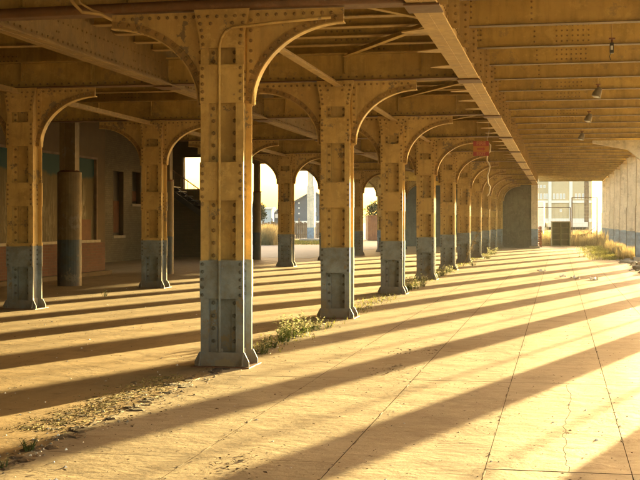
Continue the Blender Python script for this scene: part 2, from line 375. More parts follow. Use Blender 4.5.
# long girders
def long_girder(x, w, label, y0=-8.0, y1=74.3, zb=3.81, mt='girder'):
    t = thing('long_girder', label, 'girder', (x, y0, 0))
    L = y1 - y0
    MB().box(-0.012, 0.012, 0, L, zb+0.025, DB-0.01).obj('web', M[mt], t)
    MB().box(-w/2, w/2, 0, L, zb, zb+0.024).box(-0.008, 0.008, 0, L, zb-0.006, zb).obj('bottom_flange', M[mt], t)
    a = MB()
    for s in (-1, 1):
        a.box(min(s*0.013, s*0.11), max(s*0.013, s*0.11), 0, L, zb+0.026, zb+0.042).box(min(s*0.013, s*0.03), max(s*0.013, s*0.03), 0, L, zb+0.043, zb+0.15)
    a.obj('flange_angle', M[mt], t)
    st = None; k = -12
    while True:
        y = Y0 + DY/4*k + DY/8 - y0; k += 1
        if y > L - 0.3: break
        if y < 0.3: continue
        if st is None:
            st = [MB().prism([(s*0.014, -0.06), (s*0.028, -0.06), (s*0.028, -0.006), (s*0.17, -0.006), (s*0.17, 0.006), (s*0.028, 0.006), (s*0.028, 0.06), (s*0.014, 0.06)][::s], 'z', zb+0.16, DB-0.02).mesh('stiffener', M[mt]) for s in (-1, 1)]
        for me in (st if mt == 'girder' else []):
            q = bpy.data.objects.new('stiffener', me); COL.objects.link(q); q.parent = t; q.location = (0, y, 0)
    r = MB(); n = int(min(L, 60)/0.16)
    for i in range(n):
        y = 14 + i*0.16
        for s in (-1, 1):
            if y < 50: r.rivet((s*0.03, y, zb+0.105), 'x+' if s > 0 else 'x-', 0.016)
            if y < 50: r.rivet((s*0.012, y+0.05, zb+0.36), 'x+' if s > 0 else 'x-', 0.013)
            if y < 40 and i % 6 == 0:
                for (dy, dz) in ((0, 0.52), (0.07, 0.52), (0, 0.60), (0.07, 0.60), (0, 0.22), (0.07, 0.22)): r.rivet((s*0.012, y+dy, zb+dz), 'x+' if s > 0 else 'x-', 0.013)
    r.obj('rivets', M['rivet'], t, kind='stuff')
    if mt == 'girder':
        rv = MB(); k = -12
        while True:
            y = Y0 + DY/4*k + DY/8 - y0; k += 1
            if y > 52: break
            if y < 18: continue
            for i in range(9): rv.rivet((0.125, y-0.006, zb+0.24+i*0.1), 'y-', 0.017); rv.rivet((0.028, y-0.035, zb+0.24+i*0.1), 'x+', 0.016)
        rv.obj('rivets', M['rivet'], t, kind='stuff')
    sp = MB().bbox(-w/2-0.03, w/2+0.03, -0.24, 0.24, zb-0.028, zb-0.007, 0.004).mesh('splice_plate', M['rustflange'])
    gp = MB().prism([(-w/2-0.30, 0.03), (-w/2-0.002, -0.16), (-w/2-0.002, 0.22), (-w/2-0.30, 0.11)], 'z', zb+0.004, zb+0.02).mesh('gusset_plate', M['girder'])
    for k in range(-1, 10):
        if bay(k)-y0 < L-0.5: q = bpy.data.objects.new('splice_plate', sp); COL.objects.link(q); q.parent = t; q.location = (0, bay(k)-y0, 0)
        if mt == 'girder':
            for d in (0.25, 0.5, 0.75):
                if bay(k+d)-y0 < L-0.5: q = bpy.data.objects.new('gusset_plate', gp); COL.objects.link(q); q.parent = t; q.location = (0, bay(k+d)-y0, 0)
    return t
long_girder(-1.39, 0.31, 'long riveted girder running overhead beside the open lane to the end opening')
long_girder(-6.42, 0.26, 'long dark girder overhead crossing the upper left corner behind the first column', mt='darkgirder')

# cross girders (one span each)
def beam_mesh_parts(L, zb, zt, fw, k_rivets=True, stiff=1.25):
    w = MB().box(0, L, -0.009, 0.009, zb+0.02, zt)
    f = MB().box(0, L, -fw/2, fw/2, zb+0.004, zb+0.018)
    a = MB().box(0, L, -0.026, -0.010, zb+0.019, zb+0.12).box(0, L, 0.010, 0.026, zb+0.019, zb+0.12)
    r = MB(); n = int(L/0.13)
    for i in range(n): r.rivet((0.07+i*0.13, -0.026, zb+0.072), 'y-', 0.0165)
    s = []; x = 0.5
    while x < L-0.2:
        s.append(MB().prism([(x-0.04,-0.010),(x-0.04,-0.022),(x-0.005,-0.022),(x-0.005,-0.09),(x+0.005,-0.09),(x+0.005,-0.022),(x+0.04,-0.022),(x+0.04,-0.010)], 'z', zb+0.125, zt)); x += stiff
    return w, f, a, r, s
def cross_girder(x0, x1, y, label, zb=UND):
    t = thing('cross_girder', label, 'girder', (x0, y, 0), group='cross girders carried by the columns')
    w, f, a, r, s = beam_mesh_parts(x1-x0, zb, 4.26, 0.28)
    w.obj('web', M['beam'], t); f.obj('bottom_flange', M['rustflange'], t); a.obj('flange_angle', M['beam'], t)
    MB().box(0, x1-x0, -0.14, 0.14, 4.262, 4.28).obj('top_flange', M['beam'], t)
    r.obj('rivets', M['rivet'], t, kind='stuff'); [q.obj('stiffener', M['beam'], t) for q in s]
    return t
protos = {}
def span_things(kind, key, x0, x1, y, label, build):
    if key in protos:
        t = dup(protos[key]); t.location = (x0, y, 0); t['label'] = label
    else:
        t = build(x0, x1, y, label); protos[key] = t
    return t
def ordrow(k): return ORD[k] if k >= 0 else 'nearest unseen'
for k in range(-1, 10):
    y = bay(k)
    span_things('c', 'c1', -6.40, -1.40, y, 'riveted cross girder over the %s column of the weed-edged row' % ORD[k] if k >= 0 else 'riveted cross girder overhead nearer than the first column', cross_girder)
    if y < 55: span_things('c', 'c2', -12.0, -6.43, y, 'riveted cross girder left of the long dark girder, %s one counted from the camera' % ORD[k+1], cross_girder)

def joist(x0, x1, y, label, zb=4.40):
    L = x1-x0
    if x0 < -2: zb = 4.29
    t = thing('floor_beam', label, 'beam', (x0, y, 0), group='floor beams under the deck')
    w, f, a, r, s = beam_mesh_parts(L, zb, DB-0.01, 0.17)
    w.obj('web', M['beam'], t); f.obj('bottom_flange', M['beamflange' if x0 > -2 else 'girder'], t)
    e = MB()
    for xx in (0.06, L-0.06): e.box(xx-0.05, xx+0.05, -0.022, -0.010, zb+0.125, DB-0.02)
    e.obj('end_clip', M['beam'], t)
    r = MB()
    for xx in (0.05, 0.10, L-0.06):
        for i in range(5): r.rivet((xx, -0.022, zb+0.14+i*0.08), 'y-', 0.016)
    rj = random.Random(int(y*10)+int(x0*7))
    c = rj.choice((0.3, 0.45, 0.6)) * L
    if rj.random() < 0.75:
        nx = rj.choice((3, 6, 7))
        for i in range(nx):
            for j in range(4): r.rivet((c+i*0.085, -0.009, zb+0.09+j*0.085), 'y-', 0.0155)
    c2 = 0.22*L
    for j in range(4): r.rivet((c2, -0.009, zb+0.09+j*0.085), 'y-', 0.0155)
    r.obj('rivets', M['rivet'], t, kind='stuff')
    return t
for j in range(-3, 35):
    y = Y0 + 0.7 + DY/3*j
    if y > 88.0: break
    k, q = divmod(j, 3)
    where = ('%s beam past the %s row column' % (ORD[q], ORD[k])) if 0 <= k < 12 else '%s one nearer than the first row column' % ORD[2-q]
    span_things('j', 'jr%d' % (j % 3), -1.36, 3.05, y, 'yellow floor beam over the open lane, ' + where, joist)
for j in range(-4, 74):
    y = Y0 + DY/8*j
    if y > 73.9: break
    k, q = divmod(j, 8)
    if q:
        where = ('%s beam past the %s column' % (ORD[q-1], ORD[k])) if k >= 0 else ('%s one nearer than the first column' % ORD[7-q])
        span_things('j', 'jm%d' % (j % 2), -6.38, -1.41, y, 'shallow floor beam over the column row, ' + where, joist)
        if y < 55 and q % 2 == 0: span_things('j', 'jl', -12.0, -6.45, y, 'dark floor beam over the far bay, ' + where, joist)
# diagonal bracing under the middle bay
for k in range(0, 6):
    for (a, b, nm) in (((-3.2, 0.4), (-1.6, 3.1), 'right'), ((-1.65, 3.5), (-3.3, 6.3), 'left')):
        p0 = Vector((a[0], bay(k)+a[1], 4.18)); p1 = Vector((b[0], bay(k)+b[1], 4.18)); d = p1-p0
        o = MB().prism([(0, 0), (0.09, 0), (0.09, 0.009), (0.009, 0.009), (0.009, 0.09), (0, 0.09)], 'x', 0, d.length).obj('bracing_angle', M['beam'])
        o.location = p0; o.rotation_euler = (0, 0, math.atan2(d.y, d.x))
        tag(o, 'slanting bracing angle overhead, %s one past the %s column, running to the %s' % ('nearer' if nm == 'right' else 'farther', ORD[k], nm), 'brace', 'slanting bracing angles')
# row struts
for k in range(0, 9):
    for (xx, nm) in ((ROW1+0.1, 'weed-edged row'), (ROW2X[k]+0.1, 'second row')):
        if k and xx > -4 and k > 6: continue
        b = MB(); L = DY-0.7
        if 'st' not in protos:
            t = thing('row_strut', '', 'strut', (0,0,0), group='angle struts between column tops')
            MB().box(-0.055, 0.055, 0, L, 3.70, 3.712).box(-0.055, -0.043, 0, L, 3.713, 3.80).obj('angle_bar', M['girder'], t)
            protos['st'] = t
        else: t = dup(protos['st'])
        t.location = (xx, bay(k)+0.35, 0)
        t['label'] = 'thin angle strut overhead just past the %s column of the %s' % (ORD[k], nm)

# ------------------------------------------------------------------ riveted column
HW, HD = 0.238, 0.18
BAT = [(0.73, 1.14), (1.78, 2.19), (2.82, 3.23)]
def make_bracket(col, s):
    """arched knee bracket on side s of the column"""
    ax, az, a, b = 1.32, 2.82, 1.025, 0.86
    N = 18
    arc = [(s*(ax - a*math.cos(PI/2*i/N*0.985)), az + b*math.sin(PI/2*i/N*0.985)) for i in range(N+1)]
    web = MB(); ty = UND-0.004
    for i in range(N):      # strips from arc up to the top edge
        (xa, za), (xb, zb) = arc[i], arc[i+1]
        for y0, y1 in ((-0.032, -0.018),):
            web.prism([(xa, za), (xb, zb), (xb, ty), (xa, ty)], 'y', y0, y1)
    web.prism([(s*(HW+0.002), az-0.03), (arc[0][0], az-0.03), (arc[0][0], ty), (s*(HW+0.002), ty)], 'y', -0.032, -0.018)
    br = web.obj('bracket', M['column'], col)
    fl = MB(); ag = MB()
    for i in range(N):
        (xa, za), (xb, zb) = arc[i], arc[i+1]
        d = Vector((xb-xa, zb-za)).normalized(); nx, nz = d.y*s, -d.x*s
        t = 0.014
        for yy0, yy1, tt in ((-0.066, 0.062, t),):
            fl.prism([(xa, za), (xb, zb), (xb+nx*tt, zb+nz*tt), (xa+nx*tt, za+nz*tt)], 'y', yy0, yy1)
        ag.prism([(xa-nx*0.002, za-nz*0.002), (xb-nx*0.002, zb-nz*0.002), (xb-nx*0.075, zb-nz*0.075), (xa-nx*0.075, za-nz*0.075)], 'y', -0.050, -0.033)
    fl.obj('arch_flange', M['column'], br); ag.obj('arch_angle', M['archangle'], br)
    r = MB()
    for i in range(14):
        t = PI/2*(i+0.5)/14*0.97; x = ax-a*math.cos(t); z = az+b*math.sin(t)
        dx, dz = -math.cos(t)/a, math.sin(t)/b; l = math.hypot(dx, dz)
        r.rivet((s*(x+dx/l*0.040), -0.050, z-dz/l*-0.040), 'y-', 0.019)
    for i in range(9): r.rivet((s*(0.36+i*0.1), -0.032, ty-0.05), 'y-', 0.018)
    for i in range(9): r.rivet((s*(HW+0.045), -0.046, az+0.02+i*0.11), 'y-', 0.018)
    MB().box(min(s*(HW+0.003), s*(HW+0.085)), max(s*(HW+0.003), s*(HW+0.085)), -0.046, -0.0325, az-0.02, ty).obj('edge_angle', M['column'], br)
    r.obj('rivets', M['rivet'], br, kind='stuff')
    return br
def make_column(label, loc):
    t = thing('riveted_column', label, 'column', loc, group='riveted steel columns')
    sh = MB()
    for s in (-1, 1):
        x0, x1 = sorted((s*0.15, s*0.168)); sh.box(x0, x1, -HD, HD, 0.02, UND-0.002)
        x0, x1 = sorted((s*0.1685, s*HW)); sh.box(x0, x1, -HD, -HD+0.013, 0.02, UND-0.002); sh.box(x0, x1, HD-0.013, HD, 0.02, UND-0.002)
    sh.box(-0.149, 0.149, -0.05, 0.05, 0.02, UND-0.002)
    sh.obj('shaft', M['column'], t)
    an = MB()
    for s in (-1, 1):
        x0, x1 = sorted((s*0.085, s*0.1495)); an.box(x0, x1, -0.10, 0.10, 0.03, UND-0.01)
    an.obj('angle_strip', M['column'], t)
    r = MB()
    for z0, z1 in BAT:
        MB().box(-HW-0.003, HW+0.003, -HD-0.024, -HD-0.001, z0, z1).box(-HW-0.003, HW+0.003, HD+0.001, HD+0.024, z0, z1).obj('batten_plate', M['column'], t)
        for s in (-1, 1):
            r.rrow((s*0.21, -HD-0.024, z0+0.04), (s*0.21, -HD-0.024, z1-0.04), 5, 'y-')
            r.rrow((s*0.168, -HD+0.05, z0+0.04), (s*0.168, -HD+0.05, z1-0.04), 5, 'x+' if s > 0 else 'x-', 0.016)
            r.rrow((s*0.168, HD-0.05, z0+0.04), (s*0.168, HD-0.05, z1-0.04), 5, 'x+' if s > 0 else 'x-', 0.016)
    for z0, z1, n in ((0.22, 0.73, 4), (1.14, 1.78, 5), (2.19, 2.82, 5), (3.23, 3.42, 2)):
        for s in (-1, 1): r.rrow((s*0.117, -0.10, z0+0.05), (s*0.117, -0.10, z1-0.05), n, 'y-', 0.02)
    cp = [(-HW-0.003, 3.41), (HW+0.003, 3.41), (0.245, 3.52), (0.305, UND-0.006), (-0.305, UND-0.006), (-0.245, 3.52)]
    MB().prism(cp, 'y', -HD-0.024, -HD-0.001).prism(cp, 'y', HD+0.001, HD+0.024).obj('capital_plate', M['column'], t)
    for s in (-1, 1):
        for (x, z) in ((0.205, 3.45), (0.212, 3.53), (0.222, 3.60), (0.236, 3.67), (0.12, 3.67)): r.rivet((s*x, -HD-0.024, z), 'y-')
    r.rrow((-0.25, -HD-0.024, 3.745), (0.25, -HD-0.024, 3.745), 6, 'y-')
    r.obj('rivets', M['rivet'], t, kind='stuff')
    b = MB().box(-0.32, 0.32, -0.27, 0.27, 0.0, 0.010)
    b.obj('base_plate', M['rust'], t)
    gs = MB()
    for sy in (-1, 1):
        gs.prism([(-0.30, 0.011), (0.30, 0.011), (0.30, 0.06), (HW+0.012, 0.16), (-HW-0.012, 0.16), (-0.30, 0.06)], 'y', *sorted((sy*(HD+0.002), sy*(HD+0.016))))
    for s in (-1, 1):
        for sy in (-1, 1):
            x0, x1 = sorted((s*(HW-0.01), s*(HW+0.004)))
            gs.prism([(sy*(HD+0.018), 0.024), (sy*(HD+0.08), 0.024), (sy*(HD+0.018), 0.16)], 'x', x0, x1)
        x0, x1 = sorted((s*0.170, s*0.182))
        gs.prism([(-HD+0.02, 0.024), (HD-0.02, 0.024), (HD-0.02, 0.18), (-HD+0.02, 0.18)], 'x', x0, x1)
    gs.obj('base_gusset', M['column'], t)
    make_bracket(t, -1); make_bracket(t, 1)
    return t
col0 = make_column('first riveted column of the weed-edged row, tallest in view, with a conduit up its face', (ROW1, bay(0), 0))
# conduit up the face of the first column (part of it only)
looks = {1: 'second column of the weed-edged row, weeds between it and the first column',
         2: 'third column of the weed-edged row, yellow paint badly flaked to grey',
         3: 'fourth column of the weed-edged row, dark stained base behind a leafy weed clump',
         4: 'fifth column of the weed-edged row, yellow smear over its blue base band',
         5: 'sixth column of the weed-edged row, with a leaning dry stalk at its foot',
         6: 'seventh column of the weed-edged row',
         7: 'eighth column of the weed-edged row, one before the last free one',
         8: 'last free column of the weed-edged row before the grey end wall',
         9: 'column standing against the grey end wall closing the weed-edged row',
         -1: 'riveted column nearer than the first one, out of the picture on the left'}
for k in range(1, 10):
    c = dup(col0); c.location = (ROW1, bay(k), 0); c['label'] = looks[k]
l2 = {1: 'riveted column on the left with a deep blue base, before the painted board and red brick',
      2: 'riveted column left of the dark staircase, in the second row from the lane',
      3: 'riveted column of the second row hidden behind the first big column',
      4: 'dark riveted column between the two bright arched openings to the yard',
      5: 'riveted column of the second row behind the second weed-row column',
      6: 'shaded riveted column of the second row just right of the second weed-row column',
      7: 'shaded riveted column beside the orange rusty container gap',
      8: 'farthest riveted column of the second row before the end wall'}
for k in range(1, 9):
    c = dup(col0); c.location = (ROW2X[k], bay(k), gz(ROW2X[k])-0.0); c.scale = (1, 1, (UND-gz(-9))/UND); c['label'] = l2[k]
cd = MB(); x = -0.018; fy = -HD-0.044
cd.tube([(x, fy, 0.16), (x, fy, 3.40), (x+0.02, fy, 3.50), (x+0.07, fy, 3.58), (x+0.15, fy, 3.62), (x+0.30, fy, 3.63), (x+0.60, fy+0.02, 3.66), (x+1.2, fy+0.05, 3.70)], 0.016, 8)
c = cd.obj('conduit', M['column'], col0, smooth=True)
cl = MB()
for z in (0.17, 1.05, 2.05, 3.0): cl.box(x-0.035, x+0.035, fy-0.004, fy+0.018, z, z+0.03)
cl.obj('pipe_clip', M['column'], c)
# rusty pipe slung along the first cross girder
p = MB().tube([(-12, bay(0)-0.2, 3.86), (-6.4, bay(0)-0.2, 3.855), (-3.9, bay(0)-0.21, 3.875), (-1.5, bay(0)-0.2, 3.87)], 0.055, 10)
t = tag(p.obj('pipe', M['rustflange'], smooth=True), 'rusty round pipe slung along the top of the first cross girder', 'pipe')
t = tag(MB().tube([at(66,-8,12.2), at(74,4,12.2), at(82,12,12.2), at(100,14,12.3), at(112,20,12.4)], 0.018, 6).tube([at(76,-8,12.25), at(80,3,12.25), at(92,10,12.3), at(103,14,12.35)], 0.013, 6).obj('cable', M['girder'], smooth=True), 'two slack cables looping down over the rusty pipe above the left arch', 'cable')

# ------------------------------------------------------------------ encased columns of the third row
def encased(x, y, label, h=2.63, r=0.28, mat='casing'):
    t = thing('encased_column', label, 'column', (x, y, gz(x)), group='round cased columns')
    MB().cyl(0, 0, 0, h, r, 28).obj('casing', M[mat], t, smooth=False)
    MB().cyl(0, 0, h+0.001, h+0.05, r*0.97, 28, r2=0.2).obj('casing_top', M['rust'], t)
    w = r*0.68
    MB().box(-w*0.35, w*0.35, -0.10, 0.10, h+0.02, UND+0.6).box(-w, -w*0.36, -0.13, 0.13, h+0.02, UND+0.6).box(w*0.36, w, -0.13, 0.13, h+0.02, UND+0.6).obj('steel_shaft', M['casing'], t)
    return t
encased(ROW3, 26.2, 'round cased column with blue base in front of the painted board')
e = encased(-10.95, bay(3)+0.2, 'slim round cased column half hidden right of the second row column', r=0.20)
encased(-11.62, bay(5), 'round cased column at the edge of the yard just right of the first column', r=0.16)

# ------------------------------------------------------------------ right hand colonnade
def make_pier(haunch):
    t = thing('pale_pier', '', 'pier', (0,0,0), group='pale piers lining the right side of the lane')
    MB().box(-0.25, 0.25, -0.23, 0.23, 0.0, 2.20).obj('lower_shaft', M['pier'], t)
    MB().box(-0.225, 0.225, -0.205, 0.205, 2.201, 4.46).obj('upper_shaft', M['pier'], t)
    a = MB()
    for sx_ in (-1, 1):
        for sy_ in (-1, 1):
            x0, x1 = sorted((sx_*0.251, sx_*0.262)); y0, y1 = sorted((sy_*0.15, sy_*0.243)); a.box(x0, x1, y0, y1, 0.2, 2.198)
            x0, x1 = sorted((sx_*0.15, sx_*0.25)); y0, y1 = sorted((sy_*0.231, sy_*0.243)); a.box(x0, x1, y0, y1, 0.2, 2.198)
    a.obj('corner_angle', M['pier'], t)
    MB().box(-0.29, 0.29, -0.27, 0.27, 2.12, 2.20).obj('splice_band', M['pier'], t) if False else None
    MB().bbox(-0.34, 0.34, -0.34, 0.34, 0.0, 0.16, 0.02).obj('footing', M['kerb'], t)
    if haunch:
        MB().prism([(-0.226, 3.45), (-0.226, 4.385), (-2.1, 4.385), (-2.1, 4.30), (-0.9, 4.06)], 'y', -0.14, 0.14).obj('haunch', M['pier'], t)
        r = MB()
        for i in range(12): r.rivet((-0.3-i*0.15, -0.14, 4.34), 'y-', 0.016)
        r.obj('rivets', M['pier'], t, kind='stuff')
    return t
PY0, PDY, PX = 17.15, 6.45, 3.25
pA, pB = make_pier(True), make_pier(False)
uA = uB = False
kk = 0
for i in range(-3, 12):
    y = PY0 + PDY*i
    if 40 < y < 44.0:
        t = pA if not uA else dup(pA); uA = True
    else:
        t = pB if not uB else dup(pB); uB = True
    t.location = (PX, y, 0)
    if i == 4: t['label'] = 'pale pier with a sloping haunch at its top, beside the close set piers'
    elif i < 5: t['label'] = 'pale pier holding the deck edge, %s from the camera on the right side' % ORD[i+3]
    else: t['label'] = 'pale flaking pier with blue base, %s of the close set piers lining the lane' % ORD[i-5]
t = thing('edge_girder', 'outer riveted girder resting on the pale piers at the deck edge', 'girder', (3.45, -8, 0))
MB().box(0, 0.02, 0, 96.7, 4.50, DB-0.01).obj('web', M['girder'], t)
MB().box(-0.36, 0.14, 0, 96.7, 4.478, 4.499).obj('bottom_flange', M['girder'], t)

# ------------------------------------------------------------------ end wall and end frame
YE = 72.9
t = thing('end_wall', 'dull grey green wall closing the column row at the far end', 'wall', (0, YE, 0))
MB().box(-10.0, -1.62, 0, 0.2, -0.05, 3.78).obj('wall_panel', M['endwall'], t)
MB().box(-3.28, -1.62, -0.006, -0.001, 2.35, 2.37).box(-10, -1.62, -0.02, -0.001, 0, 0.12).obj('panel_seam', M['endwall'], t)
t = thing('end_post', 'pale post between the grey end wall and the bright end opening', 'post', (-1.42, YE, 0))
MB().box(-0.19, 0.19, -0.2, 0.22, 0, 3.76).obj('shaft', M['pier'], t)
MB().bbox(-0.3, 0.3, -0.32, 0.3, 0, 0.12, 0.02).obj('base', M['kerb'], t)
t = thing('end_beam', 'deep beam closing the bays left of the bright end opening', 'beam', (0, 74.2, 0))
MB().box(-12.8, -1.3, 0, 0.02, 3.72, DB-0.01).obj('web', M['beam'], t)
MB().box(-12.8, -1.3, -0.15, 0.15, 3.70, 3.718).obj('bottom_flange', M['beam'], t)

# ------------------------------------------------------------------ buildings on the left
WX = -12.75
t = thing('brick_building', 'red brick building front on the left with a big painted board and stone sill', 'building', (WX, 0, 0))
b = MB().box(-0.4, 0, -22, 32.5, -0.05, 0.98); b.obj('brick_base', M['redbrick'], t)
MB().box(-0.4, 0.0, -22, 23.0, 0.981, 4.96).box(-0.4, 0.0, 31.9, 32.5, 0.981, 4.96).box(-0.4, 0.0, 23.0, 31.9, 3.36, 4.96).obj('wall', M['plaster'], t)
MB().box(-0.1, 0.07, 22.9, 32.0, 0.982, 1.05).obj('sill', M['sill'], t)
MB().box(-0.12, -0.06, 23.0, 31.9, 1.051, 3.359).obj('painted_board', M['mural'], t)
fr = MB()
for y in (23.0, 27.9, 31.82): fr.box(-0.059, 0.02, y, y+0.08, 1.051, 3.30)
fr.box(-0.059, 0.02, 23.0, 31.9, 3.301, 3.359); fr.obj('board_frame', M['oldwood'], t)
MB().box(-0.059, -0.02, 30.7, 31.5, 1.055, 1.62).obj('patch_panel', M['woodboard'], t)
t = tag(MB().box(-12.72, -12.5, 24, 32.4, 0.07, 0.18).obj('kerb', M['plaster']), 'low kerb along the foot of the red brick front', 'kerb')

t = thing('pale_brick_building', 'pale brick building set back, with narrow boarded windows, left of the staircase', 'building', (-16.2, 0, 0))
wy = [(42.1, 43.2, 1.05, 3.45), (44.1, 45.1, 2.26, 3.5)]
w = MB(); 
w.box(-0.4, 0, 31.0, 42.1, -0.05, 6); w.box(-0.4, 0, 43.2, 44.1, -0.05, 6); w.box(-0.4, 0, 45.1, 48.6, -0.05, 6)
for y0, y1, z0, z1 in wy: w.box(-0.4, 0, y0, y1, -0.05, z0); w.box(-0.4, 0, y0, y1, z1, 6)
w.obj('wall', M['palebrick'], t)
for i, (y0, y1, z0, z1) in enumerate(wy):
    f = MB().box(-0.24, -0.18, y0, y1, z0, z1).obj('window', M['void'], t)
    MB().box(-0.179, -0.15, y0+0.1, y1-0.1, z0+0.1, z0+(1.3 if i == 0 else 0.5)).obj('boarding', M['woodboard'], f)
    MB().box(-0.2, 0.06, y0-0.08, y1+0.08, z0-0.1, z0-0.001).obj('sill', M['sill'], f)
    MB().box(-0.17, 0.004, y1-0.03, y1+0.004, z0, z1).box(-0.17, 0.004, y0-0.004, y0+0.03, z0, z1).obj('jamb', M['plaster'], f)
# dark back wall with a high opening, and the stairs
YB = 48.3
wa, wb = at(182.0, 157, 50.2), at(206, 188, 49.0)
wx0, wx1 = wa.x, wb.x; wz0, wz1 = wb.z, min(wa.z, 4.5)
t = thing('stair_wall', 'dark wall behind the staircase with one bright square opening', 'wall', (0, YB, 0))
xr = -12.55
MB().box(-16.15, wx0, 0, 0.25, -0.05, 4.96).box(wx1, xr, 0, 0.25, -0.05, 4.96).box(wx0, wx1, 0, 0.25, -0.05, wz0).box(wx0, wx1, 0, 0.25, wz1, 4.96).obj('wall', M['palebrick_y'], t)
fr = MB().box(wx0-0.07, wx0, -0.03, 0.1, wz0, wz1).box(wx1, wx1+0.07, -0.03, 0.1, wz0, wz1).box(wx0-0.07, wx1+0.07, -0.03, 0.1, wz0-0.07, wz0-0.001)
fr.obj('window_frame', M['oldwood'], t)
t = thing('staircase', 'dark iron staircase descending from upper left in front of the stair wall', 'staircase', (0, 46.4, 0))
n = 12
for i in range(n):
    x = -15.9 + i*0.27; z = 3.15 - i*0.185
    MB().box(x, x+0.30, 0, 1.1, z, z+0.03).obj('tread', M['darkmetal'], t)
for yy in (-0.03, 1.11):
    MB().prism([(-15.9, 3.0), (-15.9, 3.25), (-12.75, 1.05), (-12.75, 0.80)], 'y', yy, yy+0.03).obj('stringer', M['darkmetal'], t)
h = MB().tube([(-15.9, -0.02, 4.05), (-12.75, -0.02, 1.87)], 0.025, 6)
h.obj('handrail', M['oldwood'], t)
MB().box(-12.75, -12.60, 0, 1.1, 0.07, 1.0).obj('newel_wall', M['darkmetal'], t)
for i in range(0, 11):
    x = -15.8 + i*0.28; z = 3.2 - i*0.193
    MB().tube([(x, -0.02, z), (x, -0.02, z+0.85)], 0.011, 5).obj('baluster', M['darkmetal'], t)

# ------------------------------------------------------------------ lamps under the beams
for i, (px, py, Z) in enumerate(((612, 38, 18.6), (598, 84, 24.8), (589, 111, 30.8), (582, 131, 37.6))):
    p = at(px, py, Z)
    t = thing('flood_lamp', ['dark unlit lamp on a bent bracket under the floor beam nearest the top right',
                             'unlit lamp with pale tilted shade, second along the lane ceiling',
                             'small unlit lamp with pale shade, third along the lane ceiling',
                             'smallest unlit lamp, farthest along the lane ceiling'][i], 'lamp', (p.x, p.y, p.z), 0, 'unlit lamps along the lane ceiling')
    MB().tube([(0,0,DB-p.z-0.002),(0,0,0)], 0.013, 6).obj('hanger_rod', M['girder'], t)
    MB().box(-0.06, 0.06, -0.05, 0.05, -0.03, -0.001).tube([(0,0,-0.029),(0.0,-0.02,-0.10)], 0.02, 6).obj('bracket', M['rust'], t); t.scale = (0.8,)*3
    if i == 0:
        MB().box(-0.045, 0.03, -0.08, 0.02, -0.30, -0.10).obj('housing', M['darkmetal'], t)
        MB().box(-0.03, 0.015, -0.09, -0.081, -0.24, -0.16).obj('lens', M['glass'], t)
        MB().tube([(-0.03,-0.03,-0.30),(-0.045,-0.03,-0.36),(-0.03,-0.03,-0.43)], 0.008, 5).obj('loose_wire', M['darkmetal'], t)
    else:
        s = MB().tube([(0.05,-0.03,-0.10),(0.02,-0.04,-0.16),(-0.03,-0.05,-0.27),(-0.05,-0.06,-0.33)], [0.05,0.09,0.12,0.125], 12)
        s.obj('shade', M['lampcase'], t, smooth=True)
        MB().tube([(-0.05,-0.06,-0.331),(-0.055,-0.062,-0.36)], [0.10,0.04], 10).obj('lens', M['glass'], t)

# ------------------------------------------------------------------ hanging sign and rope
Z = 29.0
c = at(481, 148.5, Z); y = c.y
t = thing('hanging_sign', 'small red and orange fire exit sign hanging by the frayed rope', 'sign', (c.x, y, c.z), R(8))
w, h = 0.375, 0.36
MB().box(-w/2, w/2, -0.006, 0.006, -h/2, h/2).obj('sign_plate', M['orangepaint'], t)
MB().box(-w/2, w/2, -0.010, -0.007, h*0.17, h/2).box(-w/2, w/2, -0.010, -0.007, -h/2, -h*0.22).obj('red_band', M['redpaint'], t)
MB().prism([(-0.10,-0.032),(0.05,-0.032),(0.05,-0.055),(0.105,-0.012),(0.05,0.03),(0.05,0.008),(-0.10,0.008)], 'y', -0.010, -0.0072).obj('arrow', M['redpaint'], t)
def words3d(txt, x, z, size, parent):
    cu = bpy.data.curves.new('lettering', 'FONT'); cu.body = txt; cu.size = size; cu.align_x = 'CENTER'; cu.align_y = 'CENTER'; cu.extrude = 0.001; cu.offset = 0.003
    cu.materials.append(M['lettering']); cu.resolution_u = 3
    o = bpy.data.objects.new('lettering', cu); COL.objects.link(o)
    dg = bpy.context.evaluated_depsgraph_get(); me = bpy.data.meshes.new_from_object(o.evaluated_get(dg)); COL.objects.unlink(o); bpy.data.objects.remove(o)
    o = bpy.data.objects.new('lettering', me); COL.objects.link(o); o.parent = parent; o.location = (x, -0.0125, z); o.rotation_euler = (PI/2, 0, 0)
words3d('FIRE', 0, h*0.335, 0.125, t); words3d('EXIT', 0, -h*0.36, 0.105, t)
MB().tube([(-0.12,0,h/2),(-0.12,0.0,h/2+0.26)], 0.004, 4).tube([(0.12,0,h/2),(0.12,0,h/2+0.26)], 0.004, 4).obj('hanger_wire', M['darkmetal'], t)
rr = random.Random(5); pts = []
for i in range(26):
    q = at(488.5 + (1.6*math.sin(i*0.9) + rr.uniform(-0.8, 0.8))*min(1, i/8), 122 + i*2.95, Z+0.2); pts.append(q)
o = tag(MB().tube(pts, [0.012 + 0.010*abs(math.sin(i*1.7)) if i > 7 else 0.008 for i in range(26)], 6).obj('rope', M['rope'], smooth=True), 'frayed pale rope hanging down beside the red sign', 'rope')

